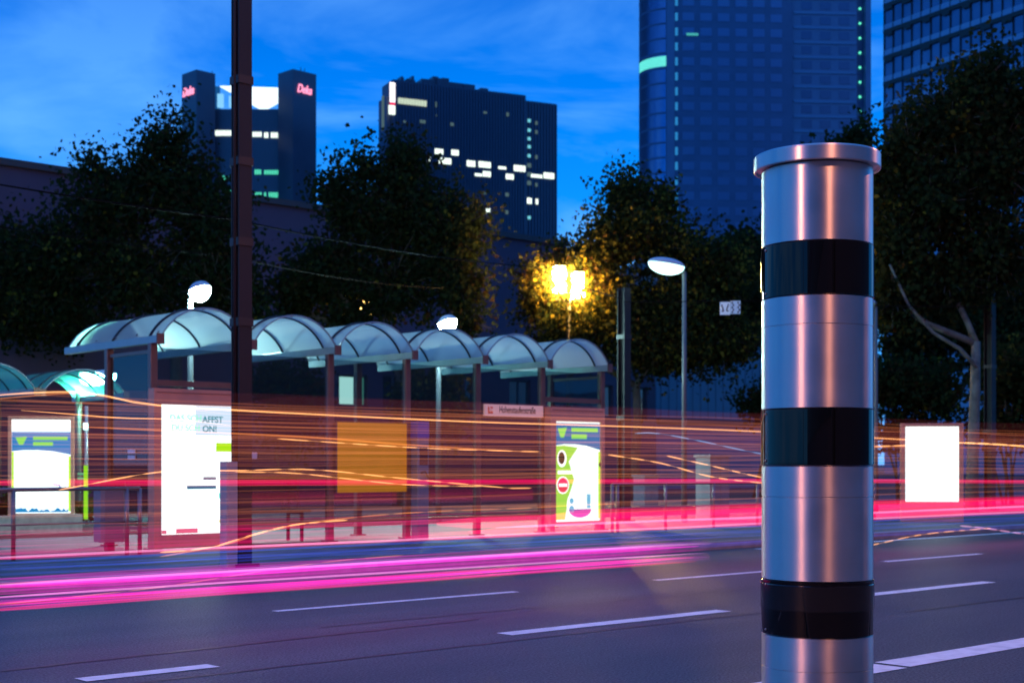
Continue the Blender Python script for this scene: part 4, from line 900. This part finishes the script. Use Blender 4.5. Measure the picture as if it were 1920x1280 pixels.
tree('big dark tree with pale leaning forked trunk behind the blank sign', 1822, 34, 640, [(1860, 150, 60, 60), (1800, 220, 80, 70), (1720, 280, 60, 70), (1880, 300, 90, 100), (1760, 380, 100, 90), (1880, 470, 90, 90), (1700, 450, 55, 70), (1790, 520, 100, 60), (1670, 330, 28, 50), (1690, 560, 50, 60), (1960, 200, 70, 90)], 38000, seed=12, weights=(.72, .2, .06, .02), bark=BARKP, tr=.135, trunk_pts=8, extra=[(1826, 690), (1795, 655), (1745, 625), (1700, 575), (1664, 498)])
tree('dark tree peeking above the speed camera cap', 1590, 60, 640, [(1595, 270, 40, 36), (1560, 330, 60, 60), (1500, 450, 90, 90), (1620, 400, 60, 90), (1420, 560, 80, 110), (1540, 600, 90, 90), (1390, 480, 40, 60)], 20000, seed=15, size=.2, weights=(.8, .15, .05, 0))
tree('low dark tree in front of the windowless end of the long building', 60, 45, 720, [(60, 560, 90, 70), (-40, 520, 90, 90), (150, 600, 80, 50), (10, 640, 70, 40)], 15000, seed=18, weights=(.6, .25, .15, 0))
tree('dense dark tree closing the gap behind the pale forked trunk', 1780, 52, 760, [(1700, 620, 80, 80), (1800, 600, 80, 90), (1900, 620, 90, 90), (1960, 540, 60, 80), (1740, 720, 60, 50), (1650, 520, 40, 70)], 17000, seed=31, size=.17, weights=(.7, .22, .08, 0))
def shrub(label, px, Z, blobs, n, seed, weights=(.4, .4, .15, .05), z0=0.0):
    base = WP(px, 870, Z); base.z = 0; o = empty('shrub', base, 0, label, 'shrub', 'shrubs along the building'); s = Z / F; bl = []
    for (cx, cy, rx, ry) in blobs: bl.append((np.array([(cx - px) * s, 0, EYE + (HY - cy) * s]), np.array([rx * s, min(rx, ry) * s + .2, ry * s])))
    c, cen, twg = crown_mesh('foliage', bl, n, .13, weights, seed, o, 30, .3)
    b = MB(); g = random.Random(seed)
    for k in range(6):
        q = Vector(cen[int(len(cen) * k / 6)]); b.tube([(g.uniform(-.2, .2), 0, 0), q * .5 + Vector((0, 0, .1)), q], [.04, .03, .012], 5)
    b.build('stem', BARK, o)
shrub('yellowish shrub under the shelter roof beside the lit window', 815, 39, [(800, 740, 65, 45), (840, 790, 40, 50), (770, 780, 40, 40)], 6500, 21, (.3, .4, .15, .15))
shrub('dark olive shrub behind the bench bay beside the mast', 545, 38, [(520, 720, 50, 50), (570, 740, 45, 45), (540, 800, 60, 50)], 6500, 22, (.45, .35, .2, 0))
shrub('brown green shrub behind the blank lit sign', 1690, 42, [(1660, 720, 70, 60), (1740, 740, 70, 60), (1700, 810, 90, 50)], 9000, 24, (.45, .3, .22, .03))
shrub('olive shrub behind the dark mast beside the pale forked trunk', 1890, 40, [(1880, 700, 60, 60), (1930, 720, 70, 70), (1880, 800, 90, 50)], 9000, 25, (.4, .38, .17, .05))
shrub('dark shrub between cabinet and speed camera', 1420, 46, [(1420, 760, 50, 40), (1480, 740, 70, 60), (1560, 750, 70, 70)], 7000, 26, (.6, .25, .15, 0))
shrub('low green shrub under the blue banded poster of the far platform', 110, 27, [(70, 985, 50, 10), (130, 985, 45, 10), (20, 985, 40, 10)], 3500, 27, (.5, .35, .1, .05))

# ------------------------------------------------------------------ light of the passing traffic: glowing lines that hang above the lanes
def path(knots, w, step=.22):
    P = [(TP(px, w), TZ(px, py, w)[1]) for px, py in knots]; P.sort()
    T = np.array([p[0] for p in P]); Zs = np.array([p[1] for p in P]); n = max(2, int((T[-1] - T[0]) / step)); t = np.linspace(T[0], T[-1], n + 1)
    # smooth monotone-ish interpolation
    if len(T) > 2:
        m_ = np.gradient(Zs, T); i = np.clip(np.searchsorted(T, t) - 1, 0, len(T) - 2); h = T[i + 1] - T[i]; f = (t - T[i]) / h
        z = (2 * f**3 - 3 * f**2 + 1) * Zs[i] + (f**3 - 2 * f**2 + f) * h * m_[i] + (-2 * f**3 + 3 * f**2) * Zs[i + 1] + (f**3 - f**2) * h * m_[i + 1]
    else: z = np.interp(t, T, Zs)
    return t, z
def trail_add(b, knots, w, r, dash=None, sq=1.0, seed=0, wob=0.0):
    t, z = path(knots, w); g = np.random.default_rng(seed)
    if wob: z = z + wob * np.interp(t, np.linspace(t[0], t[-1], max(3, int((t[-1] - t[0]) / 1.3))), g.normal(size=max(3, int((t[-1] - t[0]) / 1.3))))
    if dash:
        L = t[-1] - t[0]; x = 0.0; A, RR = [], []
        while x < L:
            l = dash[0] * g.uniform(.6, 1.3); gap = dash[1] * g.uniform(.6, 1.4)
            for f, q in ((0, .2), (.15, .9), (.5, 1.1), (.85, .9), (1, .2)): A.append(t[0] + x + f * l); RR.append(r * q)
            x += l + gap
        b.tube([(a, w, np.interp(a, t, z)) for a in A], RR, 6)
    else:
        n = len(t); rl_ = [r * sq * min(1, .25 + i / 3.0, .12 + (n - 1 - i) / 5.0) for i in range(n)]
        b.tube([(a, w, c) for a, c in zip(t, z)], rl_, 8)
GT = {'r': 'red tail light lines over the far lane', 'm': 'magenta light lines over the near lane', 'o': 'orange light lines above the lanes'}
def trail(label, knots, w, r, m, grp=None, **k):
    b = MB(); trail_add(b, knots, w, r, **k); o = b.build('light_trail', m, None, P0, ROT); return tag(o, label, 'light trail', grp)
def row_line(x0, y0, x1):                           # straight line along the road through image point (x0, y0) to column x1
    return [(x0, y0), (x1, HY + (y0 - HY) * (3900 - x1) / (3900 - x0))]
MR = glow_mat('glow_red', (1.0, 0.0, 0.09), .24); MRP = glow_mat('glow_rose', (1.0, 0.0, 0.14), .11); MM = glow_mat('glow_magenta', (0.95, 0.0, 0.45), .34)
MMV = glow_mat('glow_violet', (0.60, 0.0, 0.46), .075); MW = glow_mat('glow_pinkwhite', (1.0, .42, .75), .26); MO = glow_mat('glow_orange', (1.0, .28, .06), .25); MO2 = glow_mat('glow_amber', (1.0, .42, .14), .62)
MRD = glow_mat('glow_deepred', (.9, .0, .09), .06); MB_ = glow_mat('glow_ice', (.2, .55, 1.0), .25)
wF, wN, wM = -5.4, -8.0, -6.4
trail('single straight red line just below the blank sign crossing the whole street', [(-60, 905), (600, 904), (1430, 901), (1990, 903)], wF, .022, MR, sq=1.3)
trail('thin rose core of the long straight red line', [(-60, 903), (600, 903), (1430, 900), (1990, 902)], wF - .1, .012, MRP)
def rl(y0, xa, xb): return [(xa, HY + (y0 - HY) * (3900 - xa) / 3900), (xb, HY + (y0 - HY) * (3900 - xb) / 3900)]
MRS = glow_mat('glow_soft_red', (1.0, .0, .10), .10)
for i, (yy, xa, r, m, lab) in enumerate(((1041, 760, .030, MRP, 'lowest broad pink line beginning near the yellow board foot'), (1045, -60, .007, MW, 'pale pink white line along the platform foot'), (1012, 820, .045, MR, 'broad rose red line running past the green poster foot'), (1001, 1040, .040, MR, 'rose red line beginning under the green and blue poster'), (990, 1120, .012, MRD, 'thin dim red line above the rose red ones'), (1030, 560, .022, MRD, 'dim red line between the two broad pink lines'), (1036, -60, .022, MRD, 'dim red line below the white poster'), (1008, 300, .010, MRS, 'thin red line across the mast foot'), (1020, -60, .014, MRD, 'faint red line across the railing posts'), (1021, 960, .035, MRP, 'rose line just above the lowest broad pink one'), (1033, 880, .030, MR, 'lower red line passing under the blank sign'), (1026, 930, .010, MW, 'short pinkish white line below the station name sign'))):
    trail(lab, rl(yy, xa, 1990), wF + .25 * (i % 3) - .2, r, m, GT['r'], wob=.004, seed=i, sq=1.4)
for i, (yy, xe, r, m, lab) in enumerate(((1094, 1335, .006, MW, 'topmost thin white pink line ending beside the lane dash'), (1104, 1265, .022, MMV, 'broad violet veil line over the near lane'), (1099, 1310, .014, MM, 'broad magenta line over the near lane'), (1119, 1320, .005, MW, 'second thin pale line over the near lane'), (1124, 1240, .024, MMV, 'lower violet veil line over the near lane'), (1131, 1300, .013, MR, 'upper of the two lowest bright red lines'), (1142, 1305, .010, MR, 'lowest bright red line over the near lane'), (1110, 1310, .016, MMV, 'middle violet veil line over the near lane'))):
    trail(lab, row_line(0, yy, xe) + [(-60, yy + (yy - HY) * 60 / 3900)], wN + .12 * (i % 4), r, m, GT['m'], wob=.004, seed=40 + i, sq=1.3)
trail('bright orange line gliding past the yellow board top', [(-60, 745), (90, 735), (170, 736), (240, 752), (300, 760), (430, 768), (620, 778), (900, 791), (1100, 797), (1430, 809), (1700, 824), (1990, 840)], wM, 0.0068, MO2, GT['o'])
trail('second orange line below the bright one across the poster', [(150, 800), (430, 812), (560, 818), (760, 833), (900, 842), (1020, 849)], wM - .3, 0.0075, MO, GT['o'])
trail('wavy orange line above the blue banded poster', [(-60, 752), (60, 742), (150, 737), (230, 748), (330, 764), (430, 776)], wM + .3, 0.0048, MO, GT['o'])
trail('thin orange line brushing the top of the blue banded poster', [(40, 769), (120, 775), (220, 783), (330, 786), (430, 797)], wM, 0.0048, MO2, GT['o'])
trail('dashed orange line dipping across the yellow board', [(110, 918), (180, 905), (240, 893), (310, 883), (440, 882), (560, 879), (750, 896), (880, 908), (960, 915)], wM, 0.0061, MO2, GT['o'], dash=(.34, .05), seed=3)
trail('dashed amber line crossing the lower yellow board', [(440, 884), (560, 887), (650, 897), (760, 908), (900, 911)], wM - .2, 0.0054, MO2, GT['o'], dash=(.25, .06), seed=4)
trail('dashed amber line across the middle of the yellow board', [(520, 822), (640, 830), (780, 839), (990, 846)], wM - .15, 0.0054, MO2, GT['o'], dash=(.3, .07), seed=5)
trail('dashed amber line descending from the short mast towards the cabinet', [(1140, 852), (1240, 868), (1332, 893), (1430, 905)], wM, 0.0075, MO2, GT['o'], dash=(.28, .08), seed=6)
trail('dashed amber line descending to the speed camera', [(1250, 854), (1330, 872), (1430, 895), (1560, 915)], wM - .2, 0.0075, MO2, GT['o'], dash=(.28, .08), seed=7)
trail('low orange line rising under the mast foot', [(300, 1043), (430, 1018), (520, 990), (640, 972), (800, 959), (960, 953), (1120, 945)], wM, 0.0068, MO, GT['o'], dash=(.5, .03), seed=8)
trail('twisted amber line rising beside the white poster foot', [(300, 1035), (400, 1025), (470, 1003), (540, 985), (640, 975)], wM - .3, 0.0068, MO2, GT['o'], dash=(.2, .03), seed=9)
trail('faint orange line along the kerb of the near lane', [(0, 1132), (140, 1118), (300, 1100), (460, 1075), (620, 1052), (760, 1040)], wM + .2, 0.0041, MO, GT['o'], dash=(.4, .06), seed=10)
trail('dashed amber line with bright knots right of the speed camera', [(1600, 838), (1690, 835), (1800, 830), (1990, 842)], wF, 0.0109, MO2, GT['o'], dash=(.6, .03), seed=12)
trail('dashed orange line low across the pavement right of the speed camera', [(1400, 1050), (1500, 1040), (1620, 1024), (1720, 1003), (1850, 990)], -5.0, 0.0068, MO2, GT['o'], dash=(.3, .1), seed=13)
trail('looping white dashed line at the right edge', [(1990, 1001), (1920, 1000), (1850, 990), (1800, 985)], wF, .012, MW, None, dash=(.3, .06), seed=14)
trail('icy blue curved line near the pole lamp foot', [(1190, 812), (1220, 811), (1290, 822), (1400, 845), (1480, 860)], wM, .007, MB_, None, dash=(.4, .12), seed=15)
# the many faint streaks nobody could count
def veil(name, label, n, ya, yb, m, rr, w0, w1, seed, x0=-60, x1=1990, slope=None, wob=.01):
    g = random.Random(seed); b = MB()
    for k in range(n):
        y = g.uniform(ya, yb); w = g.uniform(w0, w1); a = x0 + (g.uniform(0, 500) if g.random() < .3 else 0); e = x1 - (g.uniform(0, 800) if g.random() < .35 else 0)
        ya_ = HY + (y - HY) * (3900 - a) / 3900; trail_add(b, row_line(a, ya_, e), w, g.uniform(*rr), seed=seed * 100 + k, wob=wob)
    o = b.build(name, m, None, P0, ROT); return tag(o, label, 'light trail', None, 'stuff')
veil('light_streaks', 'fine orange and brown light streaks in front of the shelter', 58, 732, 1000, glow_mat('glow_faint_orange', (1.0, .28, .10), .055, False), (.003, .008), -7.2, -4.8, 3)
veil('light_streaks', 'broad dim rosy veil of light in front of the shelter', 20, 735, 1010, glow_mat('glow_faint_rose', (.75, .12, .16), .010, False), (.05, .12), -7.0, -4.8, 4)
veil('light_streaks', 'fine pink light streaks along the platform foot', 30, 985, 1050, glow_mat('glow_faint_pink', (1.0, .01, .20), .05, False), (.004, .014), -5.8, -4.8, 5)
veil('light_streaks', 'fine violet light streaks over the near lane', 60, 1082, 1142, glow_mat('glow_faint_violet', (.85, .0, .6), .08, False), (.002, .006), -8.3, -7.6, 6, x1=1330)
veil('light_streaks', 'fine deep blue light streaks between the kerb and the near lane', 22, 1050, 1104, glow_mat('glow_faint_blue', (.05, .10, 1.0), .05, False), (.003, .009), -6.6, -5.6, 7)
